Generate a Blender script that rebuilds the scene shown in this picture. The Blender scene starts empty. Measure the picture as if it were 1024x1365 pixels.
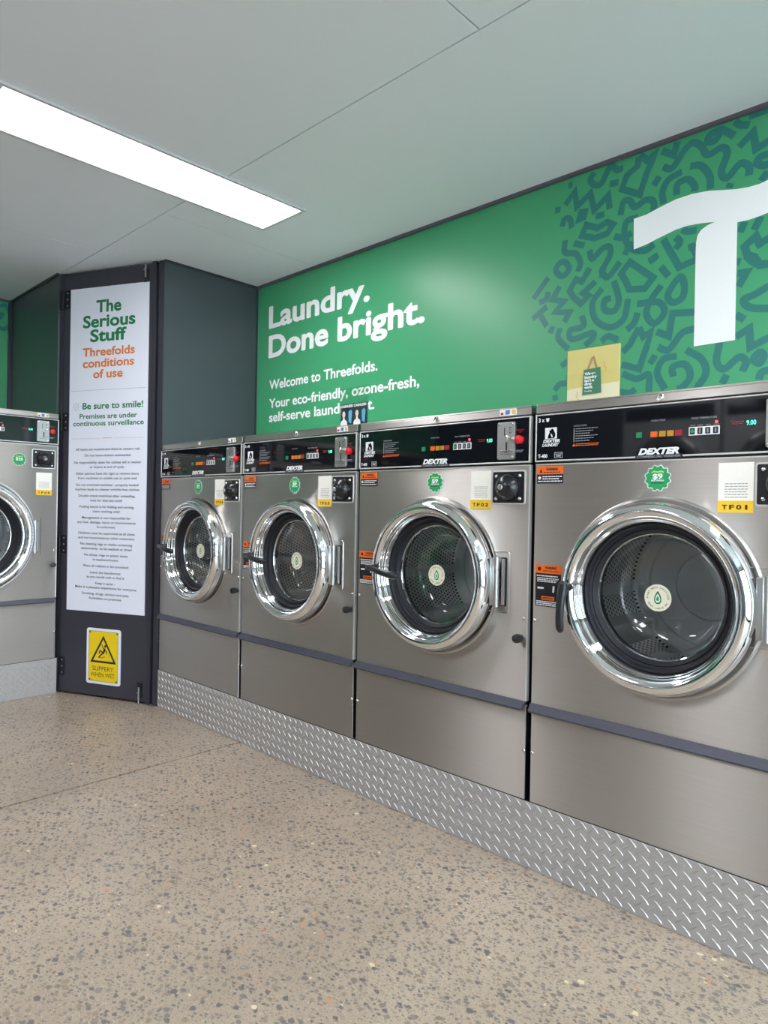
import bpy, bmesh, math, random
from mathutils import Vector, Matrix
PI = math.pi
random.seed(7)
C = bpy.context.scene.collection
sc = bpy.context.scene

# ------------------------------------------------------------------ camera
cam_d = bpy.data.cameras.new('camera'); cam = bpy.data.objects.new('camera', cam_d); C.objects.link(cam)
yaw, pitch, roll = -0.7672, -0.0033, 0.0180
fw = Vector((math.sin(yaw)*math.cos(pitch), math.cos(yaw)*math.cos(pitch), math.sin(pitch)))
rt = Vector((math.cos(yaw), -math.sin(yaw), 0)); up = rt.cross(fw)
rt2 = rt*math.cos(roll)+up*math.sin(roll); up2 = -rt*math.sin(roll)+up*math.cos(roll)
Mx = Matrix((rt2, up2, -fw)).transposed().to_4x4(); Mx.translation = Vector((1.0923, -1.7702, 1.058))
cam.matrix_world = Mx
cam_d.sensor_fit = 'VERTICAL'; cam_d.sensor_height = 36; cam_d.lens = 909.6/1365*36; cam_d.clip_start = .02
sc.camera = cam

# ------------------------------------------------------------------ world, light, exposure
w = bpy.data.worlds.new('world'); sc.world = w; w.use_nodes = True
w.node_tree.nodes['Background'].inputs[0].default_value = (.80, .90, 1.0, 1)
w.node_tree.nodes['Background'].inputs[1].default_value = 5.0
sc.view_settings.view_transform = 'Standard'; sc.view_settings.look = 'None'
sc.view_settings.gamma = 1; sc.view_settings.use_curve_mapping = False
sc.view_settings.exposure = 0.78
LIGHT = 11.8           # emission of the ceiling light diffusers

# ------------------------------------------------------------------ key planes (metres)
ZC = 2.3536; YW = .5925; XW = -3.69; XA = -2.262; YB = -.28; XL = -2.866; YF = -4.0; XR = 3.4

# ------------------------------------------------------------------ materials
def lin(r, g, b):
    f = lambda v: (v/255/12.92) if v/255 <= .04045 else ((v/255+.055)/1.055)**2.4
    return (f(r), f(g), f(b), 1)
def mat(name, col, rough=.5, metal=0., spec=.5, emit=None, estr=0., coat=0., bump=None, noise=None, aniso=0.):
    m = bpy.data.materials.new(name); m.use_nodes = True; nt = m.node_tree; b = nt.nodes['Principled BSDF']
    b.inputs['Base Color'].default_value = col; b.inputs['Roughness'].default_value = rough
    b.inputs['Metallic'].default_value = metal; b.inputs['Specular IOR Level'].default_value = spec
    b.inputs['Coat Weight'].default_value = coat; b.inputs['Coat Roughness'].default_value = .05
    if emit: b.inputs['Emission Color'].default_value = emit; b.inputs['Emission Strength'].default_value = estr
    if noise or bump:
        tc = nt.nodes.new('ShaderNodeTexCoord')
        n = nt.nodes.new('ShaderNodeTexNoise'); n.inputs['Scale'].default_value = (noise or bump)[0]; n.inputs['Detail'].default_value = 5
        nt.links.new(tc.outputs['Object'], n.inputs['Vector'])
        if noise:
            mr = nt.nodes.new('ShaderNodeMapRange'); mr.inputs[3].default_value = 1-noise[1]; mr.inputs[4].default_value = 1+noise[1]
            nt.links.new(n.outputs[0], mr.inputs[0])
            mx = nt.nodes.new('ShaderNodeMix'); mx.data_type = 'RGBA'; mx.blend_type = 'MULTIPLY'; mx.inputs[0].default_value = 1
            mx.inputs[6].default_value = col; nt.links.new(mr.outputs[0], mx.inputs[7]); nt.links.new(mx.outputs[2], b.inputs['Base Color'])
        if bump:
            bp = nt.nodes.new('ShaderNodeBump'); bp.inputs['Strength'].default_value = bump[1]; bp.inputs['Distance'].default_value = .002
            nt.links.new(n.outputs[0], bp.inputs['Height']); nt.links.new(bp.outputs[0], b.inputs['Normal'])
    return m
def brushed(name, col, rough, aniso, rv=.1):
    m = bpy.data.materials.new(name); m.use_nodes = True; nt = m.node_tree; b = nt.nodes['Principled BSDF']; N = nt.nodes.new; L = nt.links.new
    b.inputs['Metallic'].default_value = 1; b.inputs['Anisotropic'].default_value = aniso; b.inputs['Anisotropic Rotation'].default_value = .25
    tg = N('ShaderNodeTangent'); tg.direction_type = 'UV_MAP'; tg.uv_map = 'UVMap'; L(tg.outputs[0], b.inputs['Tangent'])
    tc = N('ShaderNodeTexCoord')
    mp = N('ShaderNodeMapping'); mp.inputs['Scale'].default_value = (3, 3, 700); L(tc.outputs['Object'], mp.inputs[0])
    n = N('ShaderNodeTexNoise'); n.inputs['Scale'].default_value = 1; n.inputs['Detail'].default_value = 3; L(mp.outputs[0], n.inputs['Vector'])
    n2 = N('ShaderNodeTexNoise'); n2.inputs['Scale'].default_value = 3.5; n2.inputs['Detail'].default_value = 4; L(tc.outputs['Object'], n2.inputs['Vector'])
    mr = N('ShaderNodeMapRange'); mr.inputs[3].default_value = rough-rv; mr.inputs[4].default_value = rough+rv; L(n2.outputs[0], mr.inputs[0]); L(mr.outputs[0], b.inputs['Roughness'])
    m2 = N('ShaderNodeMapRange'); m2.inputs[3].default_value = .90; m2.inputs[4].default_value = 1.10; L(n.outputs[0], m2.inputs[0])
    mx = N('ShaderNodeMix'); mx.data_type = 'RGBA'; mx.blend_type = 'MULTIPLY'; mx.inputs[0].default_value = 1; mx.inputs[6].default_value = col
    L(m2.outputs[0], mx.inputs[7]); L(mx.outputs[2], b.inputs['Base Color'])
    n3 = N('ShaderNodeTexNoise'); n3.inputs['Scale'].default_value = 2.2; L(tc.outputs['Object'], n3.inputs['Vector'])
    bp = N('ShaderNodeBump'); bp.inputs['Strength'].default_value = .25; bp.inputs['Distance'].default_value = .004; L(n3.outputs[0], bp.inputs['Height']); L(bp.outputs[0], b.inputs['Normal'])
    return m
def glassmat(name, tint, f0=.06):
    m = bpy.data.materials.new(name); m.use_nodes = True; nt = m.node_tree; nt.nodes.remove(nt.nodes['Principled BSDF']); N = nt.nodes.new; L = nt.links.new
    t = N('ShaderNodeBsdfTransparent'); t.inputs[0].default_value = tint
    g = N('ShaderNodeBsdfGlossy'); g.inputs['Roughness'].default_value = .01; g.inputs[0].default_value = (1, 1, 1, 1)
    fr = N('ShaderNodeFresnel'); ge = N('ShaderNodeNewGeometry'); io = N('ShaderNodeMapRange'); io.inputs[3].default_value = 1.42; io.inputs[4].default_value = 1/1.42
    L(ge.outputs['Backfacing'], io.inputs[0]); L(io.outputs[0], fr.inputs[0])
    mr = N('ShaderNodeMath'); mr.operation = 'MULTIPLY'; mr.inputs[1].default_value = f0; L(fr.outputs[0], mr.inputs[0])
    mx = N('ShaderNodeMixShader'); L(mr.outputs[0], mx.inputs[0]); L(t.outputs[0], mx.inputs[1]); L(g.outputs[0], mx.inputs[2]); L(mx.outputs[0], nt.nodes['Material Output'].inputs[0])
    return m

M = {}
M['steel'] = brushed('brushed_steel', (.57, .55, .53, 1), .43, 1.0, .05)
M['steel_trim'] = brushed('trim_steel', (.62, .60, .58, 1), .38, .95, .05)
M['chrome'] = mat('chrome', (.86, .87, .88, 1), .045, 1)
M['edge'] = mat('bright_edge', (.78, .78, .78, 1), .38, .6)
M['screw'] = mat('screw_steel', (.80, .78, .74, 1), .18, 1)
M['cast'] = mat('cast_alloy', (.50, .50, .50, 1), .38, 1)
M['black_gloss'] = mat('black_fascia', (.006, .007, .010, 1), .045, spec=.55)
M['black'] = mat('black_plastic', (.012, .013, .017, 1), .32)
M['ledge'] = mat('ledge_plastic', lin(66, 68, 82), .38)
M['rubber'] = mat('rubber_seal', (.014, .015, .020, 1), .5, spec=.3)
M['dark'] = mat('dark_cabinet', (.012, .012, .014, 1), .6)
M['dome'] = mat('dome_plastic', (.012, .013, .016, 1), .22)
M['red'] = mat('red_button', lin(222, 30, 42), .3)
M['white'] = mat('white_print', lin(238, 240, 244), .5)
M['greyprint'] = mat('grey_print', lin(150, 152, 158), .5)
M['redprint'] = mat('red_print', lin(170, 26, 36), .5)
M['led_red'] = mat('red_led', (.2, .0, .01, 1), .4, emit=(1, .05, .08, 1), estr=2.2)
M['led_green'] = mat('green_led', (.0, .2, .12, 1), .4, emit=(.12, 1, .62, 1), estr=1.1)
M['orange'] = mat('orange_print', lin(242, 108, 22), .45)
M['btn_orange'] = mat('orange_key', lin(232, 104, 30), .4)
M['btn_amber'] = mat('amber_key', lin(196, 140, 28), .4)
M['btn_red'] = mat('red_key', lin(168, 30, 42), .4)
M['btn_green'] = mat('green_key', lin(30, 130, 88), .4)
M['label_black'] = mat('black_label', lin(26, 27, 34), .4)
M['label_white'] = mat('label_paper', lin(248, 246, 238), .5, noise=(160, .04))
M['yellow'] = mat('yellow_label', lin(246, 200, 48), .45)
M['sign_yellow'] = mat('sign_yellow', lin(240, 208, 10), .35)
M['ink'] = mat('dark_ink', lin(32, 34, 40), .5)
M['badge_green'] = mat('badge_green', lin(38, 158, 98), .45)
M['badge_white'] = mat('badge_rim', lin(222, 246, 234), .45)
M['lime'] = mat('lime_print', lin(168, 222, 96), .45)
M['deep_green'] = mat('deep_green_print', lin(20, 92, 58), .5)
M['sticker'] = mat('cream_sticker', lin(238, 236, 212), .45)
M['wall_green'] = mat('green_vinyl', lin(68, 163, 114), .36, spec=.5, bump=(60, .03))
M['wall_pattern'] = mat('pattern_print', lin(40, 122, 116), .36, spec=.5)
M['wall_white'] = mat('white_vinyl', lin(250, 252, 254), .38)
M['laminate'] = mat('dark_laminate', lin(66, 74, 80), .28, spec=.5, noise=(3, .04))
M['door_paint'] = mat('charcoal_paint', lin(56, 56, 66), .36)
M['post_paint'] = mat('post_paint', lin(50, 50, 60), .30)
M['ceiling'] = mat('ceiling_sheet', lin(234, 236, 244), .6, bump=(2.2, .15))
M['plaster'] = mat('plaster', lin(205, 205, 200), .7)
M['trim_grey'] = mat('cornice_trim', lin(92, 86, 96), .3)
M['frame_white'] = mat('light_frame', lin(205, 205, 210), .35)
M['diffuser'] = mat('light_diffuser', (1, 1, 1, 1), .5, emit=(1.0, .978, .99, 1), estr=LIGHT)
M['acrylic'] = glassmat('clear_acrylic', (.95, .97, .96, 1), 1.0)
M['glass'] = glassmat('door_glass', (.88, .90, .91, 1), 2.4)
M['shop_glass'] = glassmat('shop_glass', (.95, .97, .97, 1), 1.0)
M['sign_white'] = mat('sign_board', lin(232, 236, 250), .38)
M['sign_green'] = mat('sign_green_ink', lin(20, 122, 74), .5)
M['sign_orange'] = mat('sign_orange_ink', lin(226, 124, 52), .5)
M['sign_grey'] = mat('sign_grey_ink', lin(160, 176, 176), .5)
M['poster_bag'] = mat('bag_green', lin(62, 126, 96), .5)
M['poster_strap'] = mat('bag_strap', lin(176, 142, 104), .5)
M['poster_orange'] = mat('poster_orange', lin(236, 164, 92), .5)
M['poster_cream'] = mat('poster_cream', lin(250, 240, 206), .5)
M['poster_yellow'] = mat('poster_yellow', lin(250, 230, 150), .5, noise=(900, .10))
M['holder_dark'] = mat('leaflet_dark', lin(58, 62, 74), .4)
M['holder_green'] = mat('leaflet_green', lin(70, 160, 116), .4)
M['phone_blue'] = mat('phone_blue', lin(96, 176, 212), .4)
M['skin'] = mat('leaflet_pink', lin(236, 214, 224), .5)
M['card_blue'] = mat('card_blue', lin(92, 132, 206), .5)
M['card_orange'] = mat('card_orange', lin(232, 190, 120), .5)
M['dryer_white'] = mat('dryer_enamel', lin(216, 218, 220), .3)

# diamond plate metal
M['plate'] = mat('tread_plate', (.47, .465, .465, 1), .48, .5, noise=(26, .12), bump=(240, .12))
M['lug'] = mat('tread_lug', (.56, .56, .57, 1), .32, .85)

# perforated drum steel
def drum_mat():
    m = bpy.data.materials.new('perforated_drum'); m.use_nodes = True; nt = m.node_tree; b = nt.nodes['Principled BSDF']; N = nt.nodes.new; L = nt.links.new
    b.inputs['Metallic'].default_value = .9; b.inputs['Roughness'].default_value = .3
    tc = N('ShaderNodeTexCoord'); sp = N('ShaderNodeSeparateXYZ'); L(tc.outputs['Object'], sp.inputs[0])
    at = N('ShaderNodeMath'); at.operation = 'ARCTAN2'; L(sp.outputs[2], at.inputs[0]); L(sp.outputs[0], at.inputs[1])
    k = N('ShaderNodeMath'); k.operation = 'MULTIPLY'; k.inputs[1].default_value = 108/(2*PI); L(at.outputs[0], k.inputs[0])
    k2 = N('ShaderNodeMath'); k2.operation = 'MULTIPLY'; k2.inputs[1].default_value = 66; L(sp.outputs[1], k2.inputs[0])
    fr = N('ShaderNodeMath'); fr.operation = 'FLOOR'; L(k2.outputs[0], fr.inputs[0])
    hf = N('ShaderNodeMath'); hf.operation = 'MULTIPLY_ADD'; hf.inputs[1].default_value = .5; L(fr.outputs[0], hf.inputs[0]); L(k.outputs[0], hf.inputs[2])
    def cell(src):
        a = N('ShaderNodeMath'); a.operation = 'FRACT'; L(src.outputs[0], a.inputs[0])
        s = N('ShaderNodeMath'); s.operation = 'SUBTRACT'; s.inputs[1].default_value = .5; L(a.outputs[0], s.inputs[0]); return s
    cb = N('ShaderNodeCombineXYZ'); L(cell(hf).outputs[0], cb.inputs[0]); L(cell(k2).outputs[0], cb.inputs[1])
    ln = N('ShaderNodeVectorMath'); ln.operation = 'LENGTH'; L(cb.outputs[0], ln.inputs[0])
    lt = N('ShaderNodeMath'); lt.operation = 'LESS_THAN'; lt.inputs[1].default_value = .27; L(ln.outputs['Value'], lt.inputs[0])
    # plain bands without holes at the front and beside the lifters
    seg = N('ShaderNodeMath'); seg.operation = 'MULTIPLY'; seg.inputs[1].default_value = 6/(2*PI); L(at.outputs[0], seg.inputs[0])
    sf = N('ShaderNodeMath'); sf.operation = 'FRACT'; L(seg.outputs[0], sf.inputs[0])
    sg = N('ShaderNodeMath'); sg.operation = 'GREATER_THAN'; sg.inputs[1].default_value = .14; L(sf.outputs[0], sg.inputs[0])
    ml = N('ShaderNodeMath'); ml.operation = 'MULTIPLY'; L(lt.outputs[0], ml.inputs[0]); L(sg.outputs[0], ml.inputs[1])
    gy = N('ShaderNodeMath'); gy.operation = 'GREATER_THAN'; gy.inputs[1].default_value = .085; L(sp.outputs[1], gy.inputs[0])
    ml2 = N('ShaderNodeMath'); ml2.operation = 'MULTIPLY'; L(ml.outputs[0], ml2.inputs[0]); L(gy.outputs[0], ml2.inputs[1])
    mx = N('ShaderNodeMix'); mx.data_type = 'RGBA'; mx.inputs[6].default_value = (.80, .79, .79, 1); mx.inputs[7].default_value = (.012, .012, .012, 1)
    L(ml2.outputs[0], mx.inputs[0]); L(mx.outputs[2], b.inputs['Base Color'])
    return m
M['drum'] = drum_mat()
M['drum_plain'] = mat('drum_steel', (.72, .71, .71, 1), .42, .7, noise=(6, .1))

# exposed aggregate concrete
def floor_mat():
    m = bpy.data.materials.new('polished_aggregate'); m.use_nodes = True; nt = m.node_tree; b = nt.nodes['Principled BSDF']; N = nt.nodes.new; L = nt.links.new
    tc = N('ShaderNodeTexCoord')
    nz = N('ShaderNodeTexNoise'); nz.inputs['Scale'].default_value = 120; nz.inputs['Detail'].default_value = 3; L(tc.outputs['Object'], nz.inputs['Vector'])
    sb = N('ShaderNodeVectorMath'); sb.operation = 'SUBTRACT'; sb.inputs[1].default_value = (.5, .5, .5); L(nz.outputs['Color'], sb.inputs[0])
    sc_ = N('ShaderNodeVectorMath'); sc_.operation = 'SCALE'; sc_.inputs['Scale'].default_value = .010; L(sb.outputs[0], sc_.inputs[0])
    ad = N('ShaderNodeVectorMath'); ad.operation = 'ADD'; L(tc.outputs['Object'], ad.inputs[0]); L(sc_.outputs[0], ad.inputs[1])
    n4 = N('ShaderNodeTexNoise'); n4.inputs['Scale'].default_value = 1.6; n4.inputs['Detail'].default_value = 3; L(tc.outputs['Object'], n4.inputs['Vector'])
    base = N('ShaderNodeValToRGB'); e = base.color_ramp.elements; e[0].position = .3; e[0].color = lin(167, 150, 133); e[1].position = .7; e[1].color = lin(192, 175, 156)
    L(n4.outputs[0], base.inputs[0])
    n5 = N('ShaderNodeTexNoise'); n5.inputs['Scale'].default_value = 420; n5.inputs['Detail'].default_value = 4; L(tc.outputs['Object'], n5.inputs['Vector'])
    r5 = N('ShaderNodeMapRange'); r5.inputs[1].default_value = .3; r5.inputs[2].default_value = .7; r5.inputs[3].default_value = .74; r5.inputs[4].default_value = 1.16; L(n5.outputs[0], r5.inputs[0])
    cur = N('ShaderNodeMix'); cur.data_type = 'RGBA'; cur.blend_type = 'MULTIPLY'; cur.inputs[0].default_value = 1; L(base.outputs[0], cur.inputs[6]); L(r5.outputs[0], cur.inputs[7])
    cur = cur.outputs[2]
    def layer(cur, scale, rmax, prob, stops, rot, op):
        mp = N('ShaderNodeMapping'); mp.inputs['Rotation'].default_value = (0, 0, rot); mp.inputs['Scale'].default_value = (1, 1.35, 1); mp.inputs['Location'].default_value = (rot*3, rot, 0)
        L(ad.outputs[0], mp.inputs[0])
        v = N('ShaderNodeTexVoronoi'); v.voronoi_dimensions = '2D'; v.inputs['Scale'].default_value = scale; L(mp.outputs[0], v.inputs['Vector'])
        s = N('ShaderNodeSeparateColor'); L(v.outputs['Color'], s.inputs[0])
        rr = N('ShaderNodeMapRange'); rr.inputs[1].default_value = 1-prob; rr.inputs[2].default_value = 1; rr.inputs[3].default_value = 0; rr.inputs[4].default_value = rmax; rr.inputs[3].default_value = rmax*.25
        L(s.outputs[0], rr.inputs[0])
        gate = N('ShaderNodeMath'); gate.operation = 'GREATER_THAN'; gate.inputs[1].default_value = 1-prob; L(s.outputs[0], gate.inputs[0])
        df = N('ShaderNodeMath'); df.operation = 'SUBTRACT'; L(rr.outputs[0], df.inputs[0]); L(v.outputs['Distance'], df.inputs[1])
        ss = N('ShaderNodeMapRange'); ss.inputs[1].default_value = -.02; ss.inputs[2].default_value = .03; L(df.outputs[0], ss.inputs[0])
        mk = N('ShaderNodeMath'); mk.operation = 'MULTIPLY'; L(ss.outputs[0], mk.inputs[0]); L(gate.outputs[0], mk.inputs[1])
        mk2 = N('ShaderNodeMath'); mk2.operation = 'MULTIPLY'; mk2.inputs[1].default_value = op; L(mk.outputs[0], mk2.inputs[0])
        cr = N('ShaderNodeValToRGB'); cr.color_ramp.interpolation = 'CONSTANT'
        el = cr.color_ramp.elements
        el[0].position = 0; el[0].color = stops[0][1]
        el[1].position = stops[1][0]; el[1].color = stops[1][1]
        for p, c in stops[2:]:
            x = el.new(p); x.color = c
        L(s.outputs[1], cr.inputs[0])
        mx = N('ShaderNodeMix'); mx.data_type = 'RGBA'; L(mk2.outputs[0], mx.inputs[0]); L(cur, mx.inputs[6]); L(cr.outputs[0], mx.inputs[7])
        return mx.outputs[2]
    g = [(0, lin(96, 95, 98)), (.20, lin(112, 109, 108)), (.38, lin(130, 124, 118)), (.52, lin(84, 85, 90)), (.68, lin(118, 112, 100)), (.82, lin(142, 126, 110)), (.975, lin(200, 140, 104)), (.99, lin(226, 214, 180))]
    cur = layer(cur, 190, .48, .65, [(0, lin(128, 122, 116)), (.4, lin(146, 138, 126)), (.7, lin(196, 182, 162)), (.85, lin(110, 108, 108))], .3, .6)
    cur = layer(cur, 84, .45, .58, g, 1.1, .72)
    cur = layer(cur, 46, .44, .46, g, 2.2, .82)
    L(cur, b.inputs['Base Color'])
    b.inputs['Roughness'].default_value = .33; b.inputs['Specular IOR Level'].default_value = .45
    return m
M['floor'] = floor_mat()
M['joint'] = mat('joint_filler', lin(40, 35, 33), .8)

# ------------------------------------------------------------------ mesh helpers
class MB:
    def __init__(s): s.v = []; s.f = []
    def add(s, vs, fs):
        o = len(s.v); s.v += [tuple(p) for p in vs]; s.f += [tuple(i+o for i in f) for f in fs]; return s
    def box(s, x0, x1, y0, y1, z0, z1):
        v = [(x, y, z) for x in (x0, x1) for y in (y0, y1) for z in (z0, z1)]
        return s.add(v, [(0, 1, 3, 2), (4, 6, 7, 5), (0, 4, 5, 1), (2, 3, 7, 6), (0, 2, 6, 4), (1, 5, 7, 3)])
    def prism_y(s, pts, y0, y1):            # polygon in x,z pushed from y0 (front) to y1
        n = len(pts); v = [(x, y0, z) for x, z in pts]+[(x, y1, z) for x, z in pts]
        return s.add(v, [tuple(range(n)), tuple(range(2*n-1, n-1, -1))]+[(i, i+n, (i+1) % n+n, (i+1) % n) for i in range(n)])
    def prism_z(s, pts, z0, z1):
        n = len(pts); v = [(x, y, z0) for x, y in pts]+[(x, y, z1) for x, y in pts]
        return s.add(v, [tuple(range(n-1, -1, -1)), tuple(range(n, 2*n))]+[(i, (i+1) % n, (i+1) % n+n, i+n) for i in range(n)])
    def flat(s, pts, y):
        return s.add([(x, y, z) for x, z in pts], [tuple(range(len(pts)))])
    def lathe(s, prof, cx, cz, seg=72, close=False, cap0=False, cap1=False):   # prof: (r, y), axis along y
        n = len(prof); o = len(s.v); vs = []
        for k in range(seg):
            a = 2*PI*k/seg; ca, sa = math.cos(a), math.sin(a)
            vs += [(cx+r*ca, y, cz+r*sa) for r, y in prof]
        fs = []
        m = n if close else n-1
        for k in range(seg):
            k2 = (k+1) % seg
            for i in range(m):
                j = (i+1) % n; fs.append((k*n+i, k*n+j, k2*n+j, k2*n+i))
        if cap0: fs.append(tuple(k*n for k in range(seg)))
        if cap1: fs.append(tuple(k*n+n-1 for k in range(seg-1, -1, -1)))
        return s.add(vs, fs)
    def tube(s, path, rad, seg=10, caps=True):
        path = [Vector(p) for p in path]; n = len(path); rads = rad if isinstance(rad, (list, tuple)) else [rad]*n
        vs = []; prev = None
        for i, p in enumerate(path):
            d = (path[min(i+1, n-1)]-path[max(i-1, 0)]).normalized()
            a = prev if prev is not None else (Vector((0, 0, 1)) if abs(d.z) < .9 else Vector((1, 0, 0)))
            u = (a-d*a.dot(d)).normalized(); prev = u; q = d.cross(u)
            vs += [p+(u*math.cos(2*PI*k/seg)+q*math.sin(2*PI*k/seg))*rads[i] for k in range(seg)]
        fs = [(i*seg+k, i*seg+(k+1) % seg, (i+1)*seg+(k+1) % seg, (i+1)*seg+k) for i in range(n-1) for k in range(seg)]
        if caps: fs += [tuple(range(seg-1, -1, -1)), tuple((n-1)*seg+k for k in range(seg))]
        return s.add(vs, fs)
    def build(s, name, m, parent=None, bevel=0, smooth=False, loc=None, uv=True, flipfix=True):
        me = bpy.data.meshes.new(name); me.from_pydata(s.v, [], s.f)
        if flipfix:
            bm = bmesh.new(); bm.from_mesh(me); bmesh.ops.recalc_face_normals(bm, faces=bm.faces); bm.to_mesh(me); bm.free()
        if uv:
            ul = me.uv_layers.new(name='UVMap')
            for p in me.polygons:
                nx = abs(p.normal.x) > .8
                for li in p.loop_indices:
                    c = me.vertices[me.loops[li].vertex_index].co
                    ul.data[li].uv = (c.y if nx else c.x, c.z if abs(p.normal.z) < .8 else c.y)
        me.materials.append(m)
        if smooth:
            for p in me.polygons: p.use_smooth = True
            me.set_sharp_from_angle(angle=math.radians(38))
        return link(name, me, parent, bevel, loc)
def link(name, me, parent=None, bevel=0, loc=None):
    o = bpy.data.objects.new(name, me); C.objects.link(o)
    if parent: o.parent = parent
    if loc: o.location = loc
    if bevel:
        b = o.modifiers.new('bevel', 'BEVEL'); b.width = bevel; b.segments = 2; b.limit_method = 'ANGLE'; b.angle_limit = math.radians(50)
    return o
def empty(name, loc=(0, 0, 0), rz=0):
    o = bpy.data.objects.new(name, None); C.objects.link(o); o.location = loc; o.rotation_euler = (0, 0, rz); o.empty_display_size = .1; return o
def tag(o, label, cat, group=None):
    o['label'] = label; o['category'] = cat
    if group: o['group'] = group
    return o
def struct(o, label=None):
    o['kind'] = 'structure'
    if label: o['label'] = label
    return o
def arc_round(x0, x1, z0, z1, r, n=5):
    pts = []
    for cx, cz, a0 in ((x1-r, z1-r, 0), (x0+r, z1-r, PI/2), (x0+r, z0+r, PI), (x1-r, z0+r, 1.5*PI)):
        for k in range(n+1):
            a = a0+PI/2*k/n; pts.append((cx+r*math.cos(a), cz+r*math.sin(a)))
    return pts
def circ(cx, cz, r, n=32): return [(cx+r*math.cos(2*PI*k/n), cz+r*math.sin(2*PI*k/n)) for k in range(n)]
def ring(mb, outer, inner, y):
    n = len(outer); mb.add([(x, y, z) for x, z in outer]+[(x, y, z) for x, z in inner], [(i, (i+1) % n, (i+1) % n+n, i+n) for i in range(n)])

def glyphs(body, bold=0., shear=0.):        # returns (verts2d, faces) of unit text
    cu = bpy.data.curves.new('lettering', 'FONT'); cu.body = body; cu.size = 1; cu.offset = bold; cu.shear = shear; cu.resolution_u = 4; cu.fill_mode = 'FRONT'
    ob = bpy.data.objects.new('lettering', cu); me = bpy.data.meshes.new_from_object(ob)
    vs = [(v.co.x, v.co.y) for v in me.vertices]; fs = [tuple(p.vertices) for p in me.polygons]
    bpy.data.objects.remove(ob); bpy.data.curves.remove(cu); bpy.data.meshes.remove(me)
    return vs, fs
_gc = {}
CAP = None
def put(mb, body, x0, x1, zb, cap, y, bold=.02, shear=0., fat=0.):
    """one line of lettering from x0 to x1, baseline zb, capital height cap, on plane y"""
    global CAP
    if CAP is None:
        hv, _ = glyphs('H'); CAP = max(p[1] for p in hv)
    key = (body, bold, shear)
    if key not in _gc: _gc[key] = glyphs(body, bold, shear)
    vs, fs = _gc[key]
    a, b = min(p[0] for p in vs), max(p[0] for p in vs)
    sx = (x1-x0)/(b-a); sz = cap/CAP
    mb.add([(x0+(px-a)*sx, y, zb+pz*sz) for px, pz in vs], fs)
    for i, (dx_, dz_) in enumerate(((fat, 0), (-fat, 0), (0, fat), (0, -fat), (fat*.7, fat*.7), (-fat*.7, -fat*.7), (fat*.7, -fat*.7), (-fat*.7, fat*.7)) if fat else ()):
        mb.add([(x0+(px-a+dx_)*sx, y-(i+1)*1.5e-5, zb+(pz+dz_)*sz) for px, pz in vs], fs)
    return mb
def bars(mb, rows, y):                        # blurred small print: thin dashes in word lengths
    for x0, x1, z, h in rows:
        x = x0
        while x < x1-.001:
            L_ = min(random.uniform(.004, .010), x1-x); mb.flat([(x, z), (x+L_, z), (x+L_, z+h), (x, z+h)], y); x += L_+.0015
    return mb
def stroke(mb, pts, wdt, y, closed=False, smooth=False):
    P = [Vector(p) for p in pts]
    if smooth:
        Q = []; n = len(P)
        rng = range(n) if closed else range(n-1)
        for i in rng:
            p0 = P[(i-1) % n] if (closed or i > 0) else P[0]*2-P[1]; p1 = P[i]; p2 = P[(i+1) % n]; p3 = P[(i+2) % n] if (closed or i+2 < n) else P[-1]*2-P[-2]
            for k in range(6):
                t = k/6; Q.append(.5*((2*p1)+(-p0+p2)*t+(2*p0-5*p1+4*p2-p3)*t*t+(-p0+3*p1-3*p2+p3)*t**3))
        if not closed: Q.append(P[-1])
        P = Q
    n = len(P); L_ = []; R_ = []
    for i in range(n):
        if closed: a, b = P[(i-1) % n], P[(i+1) % n]
        else: a, b = P[max(i-1, 0)], P[min(i+1, n-1)]
        d1 = (P[i]-a); d2 = (b-P[i])
        if d1.length < 1e-9: d1 = d2
        if d2.length < 1e-9: d2 = d1
        n1 = Vector((-d1.y, d1.x)).normalized(); n2 = Vector((-d2.y, d2.x)).normalized(); m = (n1+n2)
        m = n1 if m.length < .2 else m.normalized(); k = min(1/max(m.dot(n1), .35), 1.9)
        L_.append(P[i]+m*wdt/2*k); R_.append(P[i]-m*wdt/2*k)
    vs = [(p.x, y-i*4e-6, p.y) for s_ in (L_, R_) for i, p in enumerate(s_)]
    fs = [(i, (i+1) % n, (i+1) % n+n, i+n) for i in range(n if closed else n-1)]
    mb.add(vs, fs)

# ================================================================== ROOM
# floor: two slabs with a saw-cut joint
fl = MB().box(XW-.1, XR+.1, YF-.1, YW+.1, -.12, -.006).build('floor', M['joint']); struct(fl)
for a, b in ((XW, -1.497), (-1.486, XR)):
    MB().box(a, b, YF, YW, -.0059, 0).build('floor_slab', M['floor'], fl)
# ceiling sheets
ce = MB().box(XW-.1, XR+.1, YF-.1, YW+.1, ZC+.012, ZC+.1).build('ceiling', M['dark']); struct(ce)
g = .0022
def sheet(x0, x1, y0, y1): MB().box(x0+g, x1-g, y0+g, y1-g, ZC, ZC+.0119).build('ceiling_panel', M['ceiling'], ce, bevel=.0012)
for x0, x1 in ((XW, -1.73), (-1.73, .67), (.67, 3.07), (3.07, XR)): sheet(x0, x1, YB-.003, YW)
ys = [YB-.003, -1.48, -2.68, YF]
for i in range(3):
    for x0, x1 in ((XW, -2.417), (-2.417, -.017), (-.017, 2.383), (2.383, XR)): sheet(x0, x1, ys[i+1], ys[i])

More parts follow.
